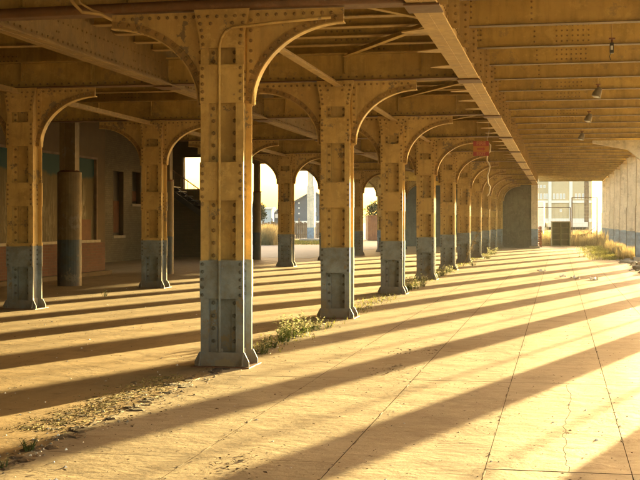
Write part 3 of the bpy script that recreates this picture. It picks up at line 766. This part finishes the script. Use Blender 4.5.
# ------------------------------------------------------------------ beyond the end opening
a, b = at(516, 248, 112), at(592, 248, 112)
L = (b-a).length; ang = math.atan2(b.y-a.y, b.x-a.x)
t = thing('cream_factory', 'cream factory building with white pilasters and rows of bright windows past the end opening', 'building', (a.x, a.y, 0), ang)
MB().box(0, L, 0, 8, 0, 7.6).obj('wall', M['cream'], t)
sc_ = 112/F
def bx(px): return (px-516)*sc_*1.0
def hz(py): return EYE + (222-py)*sc_
for px in (526, 549.5, 570.5): MB().box(bx(px)-0.14, bx(px)+0.14, -0.25, -0.001, 0, 7.6).obj('pilaster', M['white'], t)
MB().box(0, L, -0.12, -0.002, hz(203), hz(200.5)).obj('string_course', M['white'], t)
MB().box(0, L, -0.16, -0.002, hz(222), hz(218.5)).obj('string_course', M['white'], t)
for px in list(range(519, 592, 4)):
    MB().box(bx(px)-0.03, bx(px)+0.03, -0.06, -0.002, hz(218), hz(203.2)).obj('cladding_rib', M['cream'], t)
wm = None
for row, (y0, y1) in enumerate(((199, 193.5), (188, 185), (212, 209))):
    for px in (520, 523.2, 530, 533.4, 538, 541, 544.5, 547, 554, 557.4, 560.8, 564, 576, 579.4, 583, 586.5):
        if row == 1 and not (536 < px < 546): continue
        if row == 2 and not (560 < px < 562): continue
        f = MB().box(bx(px)-0.10, bx(px)+0.10, -0.03, -0.002, hz(y0), hz(y1)).obj('window', M['white'], t)
        MB().box(bx(px)-0.07, bx(px)+0.07, -0.04, -0.031, hz(y0)+0.04, hz(y1)-0.04).obj('pane', M['glass'], f)
# tall chimney pipe beside it
q = at(586.5, 228, 105)
t = thing('flue', 'tall brownish flue standing against the cream factory', 'pipe', (q.x, q.y, 0)); MB().cyl(0,0,0,7.4,0.2,12).obj('stack', M['oldwood'], t)
for z in (2.2, 4.6, 7.0): MB().cyl(0,0,z,z+0.08,0.23,12).obj('joint_ring', M['oldwood'], t)
# gates
def gate(px0, px1, ytop, Z, label, diag):
    p0, p1 = at(px0, 245, Z), at(px1, 245, Z); L = (p1-p0).length; ang = math.atan2(p1.y-p0.y, p1.x-p0.x); H = EYE+(222-ytop)*Z/F
    t = thing('wire_gate', label, 'gate', (p0.x, p0.y, 0), ang)
    for x in (0, L): MB().tube([(x,0,0),(x,0,H)], 0.035, 8).obj('post', M['oldwood'], t)
    MB().tube([(0,0,H),(L,0,H)], 0.028, 6).obj('top_rail', M['oldwood'], t)
    MB().tube([(0,0,0.15),(L,0,0.15)], 0.025, 6).obj('bottom_rail', M['oldwood'], t)
    if diag: MB().tube([(0.1,0,0.2),(L-0.1,0,1.2)], 0.02, 6).obj('brace', M['oldwood'], t)
    w = MB(); nn = int(L/0.22)
    for i in range(1, nn): w.tube([(i*L/nn,0,0.15),(i*L/nn,0,H)], 0.004, 3, False)
    for i in range(1, int(H/0.22)): w.tube([(0,0,0.15+i*0.22),(L,0,0.15+i*0.22)], 0.004, 3, False)
    w.obj('wire_mesh', M['rope'], t, kind='stuff')
gate(537.5, 570.5, 207.5, 78, 'lower wire gate panel behind the olive cabinet', False)
gate(572.0, 597.0, 197.5, 78.5, 'taller wire gate panel right of the olive cabinet', True)
# cabinet
p = at(561, 244.8, 75.6)
t = thing('cabinet', 'olive open fronted cabinet with two bays of shelves in the end opening', 'cabinet', (p.x, p.y, 0), YAW*0.8)
Wc, Hc = 1.14, 1.56
MB().box(-Wc/2, Wc/2, 0.32, 0.35, 0.03, Hc).obj('back_panel', M['cabinetpanel'], t)
for x in (-Wc/2, -0.025, Wc/2-0.05): MB().box(x, x+0.05, 0, 0.319, 0.03, Hc).obj('upright', M['greencabinet'], t)
for z in (0.03, 0.40, 0.78, 1.16, Hc-0.05):
    for x in (-Wc/2+0.051, 0.026): MB().box(x, x+Wc/2-0.078, 0.01, 0.318, z, z+0.045).obj('shelf', M['greencabinet'], t)
MB().box(-Wc/2-0.03, Wc/2+0.03, -0.02, 0.37, Hc+0.001, Hc+0.04).obj('top', M['sill'], t)
# pallet stack
p = at(538.6, 245, 75.5)
t = thing('pallet_stack', 'small stack of reddish pallets by the pale end post', 'pallets', (p.x, p.y, 0.0), YAW)
for i in range(9):
    MB().bbox(-0.17, 0.17, -0.2, 0.2, i*0.142, i*0.142+0.075).box(-0.15, -0.08, -0.18, 0.18, i*0.142+0.076, i*0.142+0.141).box(0.08, 0.15, -0.18, 0.18, i*0.142+0.076, i*0.142+0.141).obj('pallet', M['redstack'], t)
# white box truck
p0 = at(536, 240, 92)
t = thing('box_truck', 'white box truck parked past the end wall, only its rear corner in view', 'truck', (p0.x+0.3, p0.y, 0), 0)
MB().bbox(-2.3, 0.3, 0, 6.0, 0.85, 3.15, 0.05).obj('body', M['white'], t)
MB().box(-2.2, 0.2, 0.1, 6.9, 0.55, 0.84).obj('chassis', M['darkmetal'], t)
MB().bbox(-2.15, 0.15, 6.1, 7.9, 0.56, 2.5, 0.3).obj('cab', M['white'], t)
for (x, y) in ((-2.1, 1.3), (0.0, 1.3), (-2.1, 6.9), (0.0, 6.9)):
    wq = MB().tube([(x-0.13,y,0.45),(x+0.13,y,0.45)], 0.45, 18).obj('tyre', M['darkmetal'], t)
    MB().tube([(x-0.14,y,0.45),(x+0.14,y,0.45)], 0.2, 12).obj('rim', M['white'], wq)
p = at(548, 240, 96)
t = thing('white_trailer', 'low white flatbed trailer standing behind the cabinet', 'trailer', (p.x, p.y, 0), YAW)
MB().bbox(0, 3.2, 0, 1.6, 1.15, 1.55, 0.02).obj('bed', M['white'], t); MB().box(0.1, 3.1, 0.1, 1.5, 0.9, 1.149).obj('frame', M['darkmetal'], t)
for x in (0.6, 2.6): MB().tube([(x,0.05,0.45),(x,0.3,0.45)], 0.45, 16).obj('wheel', M['darkmetal'], t)
# debris timbers
rr = random.Random(11)
for i in range(7):
    p = at(rr.uniform(572, 596), 238, rr.uniform(79.5, 82)); aa = rr.uniform(0.2, 0.7)
    o = MB().box(-1.1, 1.1, -0.05, 0.05, -0.04, 0.04).obj('timber', M['oldwood'])
    o.location = (p.x, p.y, 0.25 + i*0.07); o.rotation_euler = (0, -aa*0.5, YAW + rr.uniform(-0.4, 0.4))
    tag(o, 'old timber in the slanting heap behind the tall wire gate', 'timber', 'timbers heaped behind the gate')

# ------------------------------------------------------------------ the yard on the left
def house(px0, px1, ybase, ytop, Z, depth, wall, roof, label, wins, gable=0.0):
    p0, p1 = at(px0, 245, Z), at(px1, 245, Z); L = (p1-p0).length; ang = math.atan2(p1.y-p0.y, p1.x-p0.x); s = Z/F
    H = EYE+(222-ytop)*s
    t = thing('house', label, 'house', (p0.x, p0.y, 0), ang)
    if gable: MB().prism([(0,0),(L,0),(L,H-gable),(L/2,H),(0,H-gable)], 'y', 0, depth).obj('wall', M[wall], t)
    else: MB().box(0, L, 0, depth, 0, H).obj('wall', M[wall], t)
    if gable:
        for q in ((0, H-gable, L/2, H), (L, H-gable, L/2, H)):
            MB().prism([(q[0]+(0.2 if q[0] else -0.2), q[1]-0.1), (q[2], q[3]+0.02), (q[2], q[3]+0.2), (q[0]+(0.2 if q[0] else -0.2), q[1]+0.1)], 'y', -0.3, depth+0.3).obj('roof', M[roof], t)
    else: MB().box(-0.2, L+0.2, -0.2, depth+0.2, H+0.001, H+0.25).obj('roof', M[roof], t)
    for (px, py, w, h) in wins:
        x = (px-px0)*s; z = EYE+(222-py)*s
        w *= 0.7; h *= 0.75; f = MB().box(x-w/2, x+w/2, -0.05, -0.001, z-h/2, z+h/2).obj('window', M[wall], t)
        MB().box(x-w/2+0.08, x+w/2-0.08, -0.07, -0.051, z-h/2+0.08, z+h/2-0.08).obj('pane', M['glass'], f)
    return t
house(290, 336, 245, 192, 150, 10, 'slate', 'slate', 'dark slate gabled building beyond the yard with small lit windows',
      [(299, 203, 0.5, 0.45), (299, 208, 0.5, 0.45), (299, 213.5, 0.5, 0.45), (299, 219, 0.5, 0.45), (314.5, 210, 0.9, 0.9), (314.5, 218.5, 0.9, 0.9), (322, 210, 0.9, 0.9)], 1.6)
house(250, 272, 245, 209, 160, 8, 'bluehouse', 'white', 'low pale blue building seen through the left bright arch', [(262, 216, 1.2, 0.9), (266, 216, 1.2, 0.9), (257, 216, 1.2, 0.9)])
house(273, 289, 245, 206.5, 170, 9, 'slate', 'bluehouse', 'grey blue roofed house right of the pale blue building', [(277, 216, 1.0, 1.0), (281, 216, 1.0, 1.0)], 1.2)
house(296, 340, 245, 223.5, 120, 5, 'cream', 'white', 'long low shed with a white roof before the slate building', [(300, 232, 1.0, 0.8), (314, 232, 1.0, 0.8), (319, 232, 1.0, 0.8)])
# pale standing column in the yard
p = at(311.3, 243, 88)
t = thing('yard_column', 'lone pale column with a blue foot standing in the open yard', 'column', (p.x, p.y, 0))
MB().box(-0.26, 0.26, -0.26, 0.26, 0.1, 4.2).obj('lower_shaft', M['pier'], t)
MB().box(-0.21, 0.21, -0.21, 0.21, 4.201, 6.4).obj('upper_shaft', M['pier'], t)
MB().bbox(-0.75, 0.75, -0.75, 0.75, 0, 0.35, 0.08).obj('footing', M['kerb'], t)
# wooden fence of the yard
def board_fence(px0, px1, Z, H, label):
    p0, p1 = at(px0, 245, Z), at(px1, 245, Z); L = (p1-p0).length; ang = math.atan2(p1.y-p0.y, p1.x-p0.x)
    t = thing('board_fence', label, 'fence', (p0.x, p0.y, 0), ang); n = int(L/0.19); rr = random.Random(int(px0))
    ms = [MB().box(0, 0.17, 0, 0.025, 0.05, H + q).mesh('board', M['oldwood']) for q in (0, 0.05, -0.06)]
    for i in range(min(n, 150)):
        o = bpy.data.objects.new('board', rr.choice(ms)); COL.objects.link(o); o.parent = t; o.location = (i*0.19, rr.uniform(0, 0.01), 0); o.rotation_euler = (0, rr.uniform(-0.02, 0.02), 0)
    for z in (0.4, H-0.3): MB().box(0, L, 0.04, 0.09, z, z+0.09).obj('rail', M['oldwood'], t)
    for i in range(0, int(L/2.4)+1): MB().box(i*2.4, i*2.4+0.12, -0.13, -0.01, 0, H+0.35).obj('post', M['oldwood'], t)
board_fence(245, 330, 108, 1.55, 'weathered board fence along the far side of the yard')
p = at(373, 245, 96)
t = thing('rusty_container', 'orange rusted steel container glimpsed between the shaded columns', 'container', (p.x-0.3, p.y, 0), YAW)
M['orangerust'] = steel('orange_rust', (0.30, 0.13, 0.045), (0.17, 0.065, 0.03), 0.6, grey=0.2)
MB().box(-0.1, 2.3, 0, 5, 0.1, 2.0).obj('body', M['orangerust'], t)
for i in range(12): MB().box(-0.08+i*0.2, 0.02+i*0.2, -0.04, -0.001, 0.15, 1.95).obj('rib', M['orangerust'], t)
MB().box(-0.12, 2.32, -0.06, 5.02, 2.001, 2.08).obj('top_rail', M['orangerust'], t)

# ------------------------------------------------------------------ vegetation
def leaf(mb, p, d, l, w, up):
    d = d.normalized(); s = d.cross(up)
    s = s.normalized() if s.length > 1e-4 else Vector((1,0,0))
    a, b, c = p, p + d*l*0.5 + s*w/2, p + d*l; e = p + d*l*0.5 - s*w/2
    dr = Vector((0,0,-l*0.12))
    mb.add([a, b, c+dr, e], [(0,1,2),(0,2,3)])
def weed(p, size, n_st, seed, label, pale=0.4, kind='broad'):
    r = random.Random(seed); pale = min(0.85, pale*1.6); size *= 0.78; t = thing('weed', label, 'weed', p, r.uniform(0, 6), group='weeds along the column row')
    lf, pl, st = MB(), MB(), MB()
    for i in range(n_st):
        a = r.uniform(0, 2*PI); lean = r.uniform(0.05, 0.6)
        base = Vector((math.cos(a), math.sin(a), 0)) * r.uniform(0, size*0.45)
        d = Vector((math.cos(a)*lean, math.sin(a)*lean, 1)).normalized(); L = size*r.uniform(0.35, 1.0)
        st.tube([base, base+d*L*0.5, base+d*L+Vector((0,0,-L*0.08))], [0.004,0.003,0.001], 4, False)
        n = int(9 + 16*L)
        for j in range(n):
            q = base + d*L*(j+1)/n; aa = r.uniform(0, 2*PI)
            dd = Vector((math.cos(aa), math.sin(aa), r.uniform(0.0, 0.9)))
            leaf(pl if (r.random() < pale and j > n*0.3) else lf, q, dd, size*r.uniform(0.13, 0.26), size*r.uniform(0.06, 0.12), Vector((0,0,1)))
    lf.obj('foliage', M['leaf'], t); st.obj('stem', M['leaf'], t)
    if pl.v: pl.obj('pale_foliage', M['paleleaf'], t)
    return t
W_ = [((262, 354), 0.26, 16, 0.45, 'leafy weed right at the foot of the first column'),
      ((272, 348), 0.24, 16, 0.25, 'green weed second from the first column foot'),
      ((283, 342), 0.30, 22, 0.15, 'dark green weed midway between the first two columns'),
      ((291, 337), 0.42, 22, 0.65, 'tall silvery weed, tallest between the first two columns'),
      ((303, 333), 0.40, 20, 0.70, 'silvery weed beside the tallest one, nearer the second column'),
      ((314, 330), 0.28, 18, 0.5, 'spreading pale weed just before the second column'),
      ((328, 328), 0.16, 10, 0.5, 'tiny weed in front of the second column base'),
      ((408, 290), 0.45, 24, 0.55, 'bushy bright weed right of the third column'),
      ((419, 287), 0.40, 22, 0.35, 'bushy green weed before the fourth column'),
      ((441, 276), 0.42, 22, 0.5, 'pale weed right of the fourth column'),
      ((450, 273), 0.36, 18, 0.5, 'low weed before the fifth column'),
      ((473, 266), 0.36, 18, 0.45, 'low weed by the sixth column foot'),
      ((487, 259), 0.42, 20, 0.5, 'weed at the foot of the seventh column'),
      ((492, 255), 0.5, 20, 0.6, 'yellowish weed at the foot of the grey end wall'),
      ((28, 451), 0.14, 16, 0.0, 'small dark green weed on the floor joint, lower left'),
      ((1, 468), 0.12, 10, 0.8, 'pale weed tip at the very lower left edge'),
      ((104, 300), 0.18, 8, 0.2, 'tiny sprig by the foot of the left riveted column')]
for i, ((px, py), s, n, pale, lb) in enumerate(W_):
    Z = EYE*F/(py-222); p = at(px, py, Z); p.z = gz(p.x)
    weed(p, s, n, 40+i, lb, pale)
# leaning dry stalk at sixth column
p = at(463, 268, 42); t = thing('dry_stalk', 'leaning golden dry stalk with seed heads by the sixth column', 'plant', (p.x, p.y, 0), YAW)
MB().tube([(0,0,0),(0.2,0,0.45),(0.35,0,0.85),(0.55,-0.05,1.25)], [0.012,0.01,0.008,0.004], 5).obj('stem', M['drygrass'], t)
r = random.Random(9); h = MB()
for i in range(120):
    u = r.uniform(0.35, 1.0); q = Vector((0.05+0.52*u, 0, 1.25*u)) + Vector((r.uniform(-0.07,0.07), r.uniform(-0.07,0.07), r.uniform(-0.06,0.06)))
    leaf(h, q, Vector((r.uniform(-1,1), r.uniform(-1,1), r.uniform(-0.3,1))), 0.09, 0.03, Vector((0,0,1)))
h.obj('seed_head', M['drygrass'], t)

def blades(name, label, pts, n, hmin, hmax, mat, seed, w=0.01):
    r = random.Random(seed); m = MB()
    for i in range(n):
        x, y, z = pts(r); a = r.uniform(0, 2*PI); h = r.uniform(hmin, hmax); le = r.uniform(0.1, 0.6)*h
        dx, dy = math.cos(a), math.sin(a); ww = w*r.uniform(0.6, 1.4)
        m.add([(x-dy*ww, y+dx*ww, z), (x+dy*ww, y-dx*ww, z), (x+dx*le*0.4+dy*ww*0.6, y+dy*le*0.4-dx*ww*0.6, z+h*0.6), (x+dx*le*0.4-dy*ww*0.6, y+dy*le*0.4+dx*ww*0.6, z+h*0.6), (x+dx*le, y+dy*le, z+h)],
              [(0,1,2,3),(3,2,4)])
    o = m.obj(name, mat, kind='stuff'); o['label'] = label; o['category'] = 'grass'
    return o
def patch(px0, px1, py0, py1):
    def f(r):
        px, py = r.uniform(px0, px1), r.uniform(py0, py1); Z = EYE*F/(py-222); p = at(px, py, Z); return p.x, p.y, gz(p.x)
    return f
def rect(x0, x1, y0, y1):
    return lambda r: (r.uniform(x0, x1), r.uniform(y0, y1), 0.0)
blades('dry_grass', 'tall golden dry grass beyond the end opening', lambda r: (r.uniform(-1.2, 6.0), r.uniform(78.5, 92), 0), 8000, 0.3, 1.1, M['drygrass'], 1, 0.02)
blades('grass', 'green grass strip along the foot of the last pale piers', lambda r: (2.75 + r.gauss(0, 0.28) - (r.random()**3)*1.3, r.uniform(50, 76), 0), 9000, 0.03, 0.15, M['grass'], 2, 0.012)
blades('dry_grass', 'golden scrubby growth between the last pale piers', lambda r: (2.9 + r.gauss(0, 0.2), r.choice((r.uniform(50, 54), r.uniform(58, 60), r.uniform(63, 74))), 0), 3000, 0.15, 0.6, M['drygrass'], 3, 0.012)
blades('moss_grass', 'thin yellow grass along the worn floor joint, lower left', lambda r: (lambda u: (ROW1-0.28+r.gauss(0, 0.13), 8.3+u*3.2, 0))(r.random()), 1500, 0.003, 0.012, M['moss'], 4, 0.006)
blades('moss_grass', 'thin grass along the weed-edged row joint', lambda r: (ROW1+r.gauss(0, 0.16), r.uniform(13.4, 72), 0), 3200, 0.01, 0.07, M['grass'], 6, 0.008)
blades('yard_grass', 'grass strip at the foot of the lone yard column', lambda r: (lambda p: (p.x, p.y, 0.01))(at(r.uniform(290, 335), 245, r.uniform(78, 92))), 6000, 0.05, 0.3, M['grass'], 7, 0.02)
blades('yard_scrub', 'backlit golden scrub in the left bright arch', lambda r: (lambda p: (p.x, p.y, 0.01))(at(r.gauss(268, 5), 245, r.uniform(76, 90))), 5000, 0.3, 1.5, M['drygrass'], 8, 0.018)

def tree(px, Z, H, cr, seed, label):
    p = at(px, 240, Z); r = random.Random(seed)
    t = thing('tree', label, 'tree', (p.x, p.y, 0))
    tr = MB().tube([(0,0,0),(0.1,0,H*0.25),(0,0.1,H*0.5)], [0.22,0.16,0.1], 8)
    lf = MB(); tips = []
    for i in range(14):
        a = r.uniform(0, 2*PI); z0 = H*r.uniform(0.25, 0.5); e = Vector((math.cos(a)*cr*r.uniform(0.4,1), math.sin(a)*cr*r.uniform(0.4,1), H*r.uniform(0.5, 0.95)))
        tr.tube([(0,0,z0), tuple(e*0.55+Vector((0,0,z0*0.4))), tuple(e)], [0.08,0.05,0.015], 5); tips.append(e); tips.append(e*0.7+Vector((0,0,H*0.2)))
    for e in tips:
        for i in range(90):
            q = e + Vector((r.gauss(0,0.5), r.gauss(0,0.5), r.gauss(0,0.4)))*cr*0.28
            leaf(lf, q, Vector((r.uniform(-1,1), r.uniform(-1,1), r.uniform(-1,1))), 0.3, 0.16, Vector((0,0,1)))
    tr.obj('trunk', M['bark'], t, smooth=True); lf.obj('crown', M['treeleaf'], t)
tree(379, 140, 4.6, 1.6, 1, 'small hazy tree glimpsed above the rusty container')
tree(256, 150, 3.9, 1.4, 2, 'low tree behind the pale blue building')

# ------------------------------------------------------------------ rubble, litter, debris
def rock(r, s):
    m = MB(); n = 7; vs = []
    for i, (h, q) in enumerate(((0, 0.8), (0.35, 1.0), (0.75, 0.75), (0.95, 0.3))):
        for k in range(n):
            a = 2*PI*k/n + i*0.2; rad = s*q*r.uniform(0.75, 1.15); vs.append((rad*math.cos(a), rad*math.sin(a)*0.8, h*s*0.8*r.uniform(0.85, 1.1)))
    fs = [tuple(3*n+k for k in range(n)), tuple(n-1-k for k in range(n))]
    for i in range(3):
        for k in range(n): fs.append((i*n+k, i*n+(k+1) % n, (i+1)*n+(k+1) % n, (i+1)*n+k))
    return m.add(vs, fs)
r = random.Random(21); rocks = [rock(r, 1).mesh('rubble_stone', M['stone']) for _ in range(5)]
PXI = 2.85
for i in range(16):
    y = (37, 38.2, 39, 40.3, 41.5, 42, 43.6, 44.4, 45.2, 46.5, 47.3, 48.1, 49.5, 51, 52.4, 54)[i]; x = PXI + r.uniform(-0.35, 0.05)
    q = r.uniform(0.13, 0.27)
    o = bpy.data.objects.new('rubble_stone', r.choice(rocks)); COL.objects.link(o); o.location = (x, y, -0.01); o.scale = (q, q, q*r.uniform(0.6, 1)); o.rotation_euler = (0, 0, r.uniform(0, 6))
    tag(o, 'chunk of broken masonry, %s one along the foot of the pale piers' % (ORD + ['thirteenth','fourteenth','fifteenth','sixteenth'])[i], 'stone', 'rubble along the pale piers')
rb = MB()
for i in range(260):
    k = rock(r, r.uniform(0.02, 0.09)); x = PXI + r.gauss(-0.15, 0.22); y = r.uniform(34, 66)
    rb.add([(v[0]+x, v[1]+y, v[2]-0.005) for v in k.v], k.f)
o = rb.obj('rubble', M['stone'], kind='stuff'); o['label'] = 'small rubble strewn along the foot of the pale piers'
# paper and plastic scraps
def scrap(px, py, w, label, seed):
    r = random.Random(seed); Z = EYE*F/(py-222); p = at(px, py, Z); n = 6; m = MB(); hs = [[abs(r.gauss(0, 0.05))*w*2.5 + 0.006 for _ in range(n)] for _ in range(n)]
    m.add([((i/(n-1)-0.5)*w + r.uniform(-1,1)*w*0.06, (j/(n-1)-0.5)*w*0.7 + r.uniform(-1,1)*w*0.06, hs[i][j] + 0.05*w*math.sin(i*2.1+j)) for i in range(n) for j in range(n)],
          [(i*n+j, (i+1)*n+j, (i+1)*n+j+1, i*n+j+1) for i in range(n-1) for j in range(n-1)])
    m.add([(x, y, z-0.003) for x, y, z in m.v[:n*n]], [(i*n+j, i*n+j+1, (i+1)*n+j+1, (i+1)*n+j) for i in range(n-1) for j in range(n-1)])
    o = m.obj('paper_scrap', M['whitebits']); o.location = (p.x, p.y, 0.006); o.rotation_euler = (0, 0, r.uniform(0, 3)); tag(o, label, 'litter', 'white scraps on the lane')
scrap(594, 280, 0.32, 'crumpled white plastic scrap on the lane, brightest piece of litter', 1)
scrap(575, 279.0, 0.26, 'flat white scrap just left of the brightest one', 2)
scrap(562, 277.5, 0.22, 'flat white scrap farthest left of those on the lane', 3)
scrap(541, 272, 0.30, 'white scrap on the lane, on its own farther off', 4)
scrap(250, 283, 0.10, 'small white scrap in the striped shade behind the first column', 5)
# clods of dirt and moss built up along the row joint and in the slab joints
r = random.Random(77); dm, mm = MB(), MB()
def clod(mb, x, y, rx, ry, h):
    n = 9; a0 = r.uniform(0, 6)
    o = [(x+rx*math.cos(a0+2*PI*k/n)*r.uniform(.6,1.2), y+ry*math.sin(a0+2*PI*k/n)*r.uniform(.6,1.2), -0.002) for k in range(n)]
    q = [(x+(px-x)*0.6+r.uniform(-1,1)*rx*.1, y+(py-y)*0.6, h*r.uniform(.5,1.1)) for px, py, _ in o]
    mb.add(o + q + [(x, y, h*r.uniform(.6, 1.2))], [(k, (k+1) % n, n+(k+1) % n, n+k) for k in range(n)] + [(n+k, n+(k+1) % n, 2*n) for k in range(n)])
for i in range(330):
    y = 5.5 + 62*r.random()**1.5; clod(dm, ROW1+0.03+r.gauss(0, 0.045), y, r.uniform(0.02, 0.09), r.uniform(0.03, 0.16), r.uniform(0.003, 0.011))
for i in range(240):
    u = r.random(); clod(mm if r.random() < 0.6 else dm, ROW1-0.25+r.gauss(0, 0.12), 8.3+u*3.4, r.uniform(0.01, 0.05), r.uniform(0.01, 0.08), r.uniform(0.001, 0.004))
for i in range(260):
    y = 5.5 + 40*r.random()**1.5; clod(dm, r.choice(sx[1:])+r.gauss(0, 0.004), y, r.uniform(0.004, 0.014), r.uniform(0.02, 0.14), r.uniform(0.0015, 0.004))
o = dm.obj('dirt_clods', M['clod'], kind='stuff'); o['label'] = 'dark dirt built up along the floor joints'
o = mm.obj('moss_clods', M['moss'], kind='stuff'); o['label'] = 'yellowish moss on the floor left of the row joint'
# dead leaves, twigs and grit
r = random.Random(33); m = MB(); pb = MB()
def scatter(mx, px, s0, s1, flatness=0.4):
    a = r.uniform(0, 2*PI); l = r.uniform(s0, s1); d = Vector((math.cos(a), math.sin(a), r.uniform(0, flatness)))
    leaf(mx, Vector(px) + Vector((0,0,0.004)), d, l, l*r.uniform(0.25, 0.7), Vector((r.uniform(-.4,.4), r.uniform(-.4,.4), 1)))
spots = [(388, 372, 0.35), (392, 368, 0.3), (158, 402, 0.5), (150, 412, 0.6), (130, 420, 0.6), (232, 462, 0.25), (245, 465, 0.25), (405, 352, 0.25), (428, 352, 0.3)]
for (px, py, sp) in spots:
    Z = EYE*F/(py-222); p = at(px, py, Z)
    for i in range(34): scatter(m, (p.x+r.gauss(0, sp*0.35), p.y+r.gauss(0, sp*0.8), 0.002), 0.015, 0.05)
for i in range(2600):
    x = r.uniform(-3.4, 2.4); y = 5 + 45*r.random()**1.6; scatter(m, (x, y, 0.002), 0.008, 0.03)
for i in range(3000):
    x = r.uniform(-11, -3.6); y = 8 + 35*r.random()**1.3; scatter(m, (x, y, gz(x)+0.002), 0.01, 0.035)
for i in range(2000):
    x = ROW1 + r.gauss(0, 0.14); y = 6 + 60*r.random()**1.4; scatter(m, (x, y, 0.002), 0.01, 0.05)
o = m.obj('leaf_litter', M['deadleaf'], kind='stuff'); o['label'] = 'dead leaves and twigs scattered over the floor'
def pebble(mx, x, y, z, s):
    a = r.uniform(0, 2); vs = [(x+s*math.cos(a+k*PI/2)*r.uniform(.7,1.2), y+s*math.sin(a+k*PI/2)*r.uniform(.7,1.2), z) for k in range(4)] + [(x, y, z+s*r.uniform(0.4, 0.9))]
    mx.add(vs, [(0,1,4),(1,2,4),(2,3,4),(3,0,4)])
for i in range(5200):
    x = r.uniform(-3.4, 2.5) if r.random() < 0.6 else r.uniform(-11, -3.4); y = 5.5 + 50*r.random()**1.7
    pebble(pb, x, y, gz(x)-0.001, 0.002 + 0.007*r.random()**3)
for i in range(1500):
    x = ROW1 + r.gauss(0, 0.12); y = 6 + 60*r.random()**1.6; pebble(pb, x, y, 0.0, 0.003 + 0.02*r.random()**3)
for i in range(1200):
    x = r.choice(sx[1:]) + r.gauss(0, 0.02); y = 6 + 40*r.random()**1.5; pebble(pb, x, y, 0.0, 0.002 + 0.007*r.random()**2)
pc = MB()
for i in range(1500):
    x = r.uniform(-11, 2.6) if r.random() < 0.7 else ROW1 + r.gauss(0, 0.3); y = 6 + 40*r.random()**1.5
    pebble(pc, x, y, gz(x)+0.0, 0.004 + 0.014*r.random()**3)
o = pc.obj('sunlit_chips', M['whitebits'], kind='stuff'); o['label'] = 'bright specks of debris over the floor, sunlight put into their white colour'  # white colour stands in for sunlight on loose debris
o = pb.obj('grit', M['stone'], kind='stuff'); o['label'] = 'grit and small stones scattered over the floor'
# side of the lane: outer fence of posts beyond the piers
t = thing('pipe_fence', 'rusty tall post fence outside the pale piers at the right edge', 'fence', (5.0, 12.9, 0))
for i in range(13): MB().tube([(0,i*6.45,0),(0,i*6.45,4.7)], 0.03, 8).obj('post', M['rust'], t)
for z in (1.1, 1.5, 1.88): MB().tube([(0,0,z),(0,77,z)], 0.012, 5).obj('rail', M['rust'], t)

if HAZE > 0:
    n = bpy.data.materials.new('haze_air'); n.use_nodes = True; nt = n.node_tree; nt.nodes.clear()
    o_ = nt.nodes.new('ShaderNodeOutputMaterial'); v = nt.nodes.new('ShaderNodeVolumePrincipled')
    v.inputs['Color'].default_value = (0.95, 0.93, 0.9, 1); v.inputs['Density'].default_value = HAZE; v.inputs['Anisotropy'].default_value = 0.6
    nt.links.new(v.outputs[0], o_.inputs['Volume'])
    MB().box(-950, 950, -620, 1250, -1.5, 9.0).obj('haze', n, kind='stuff')
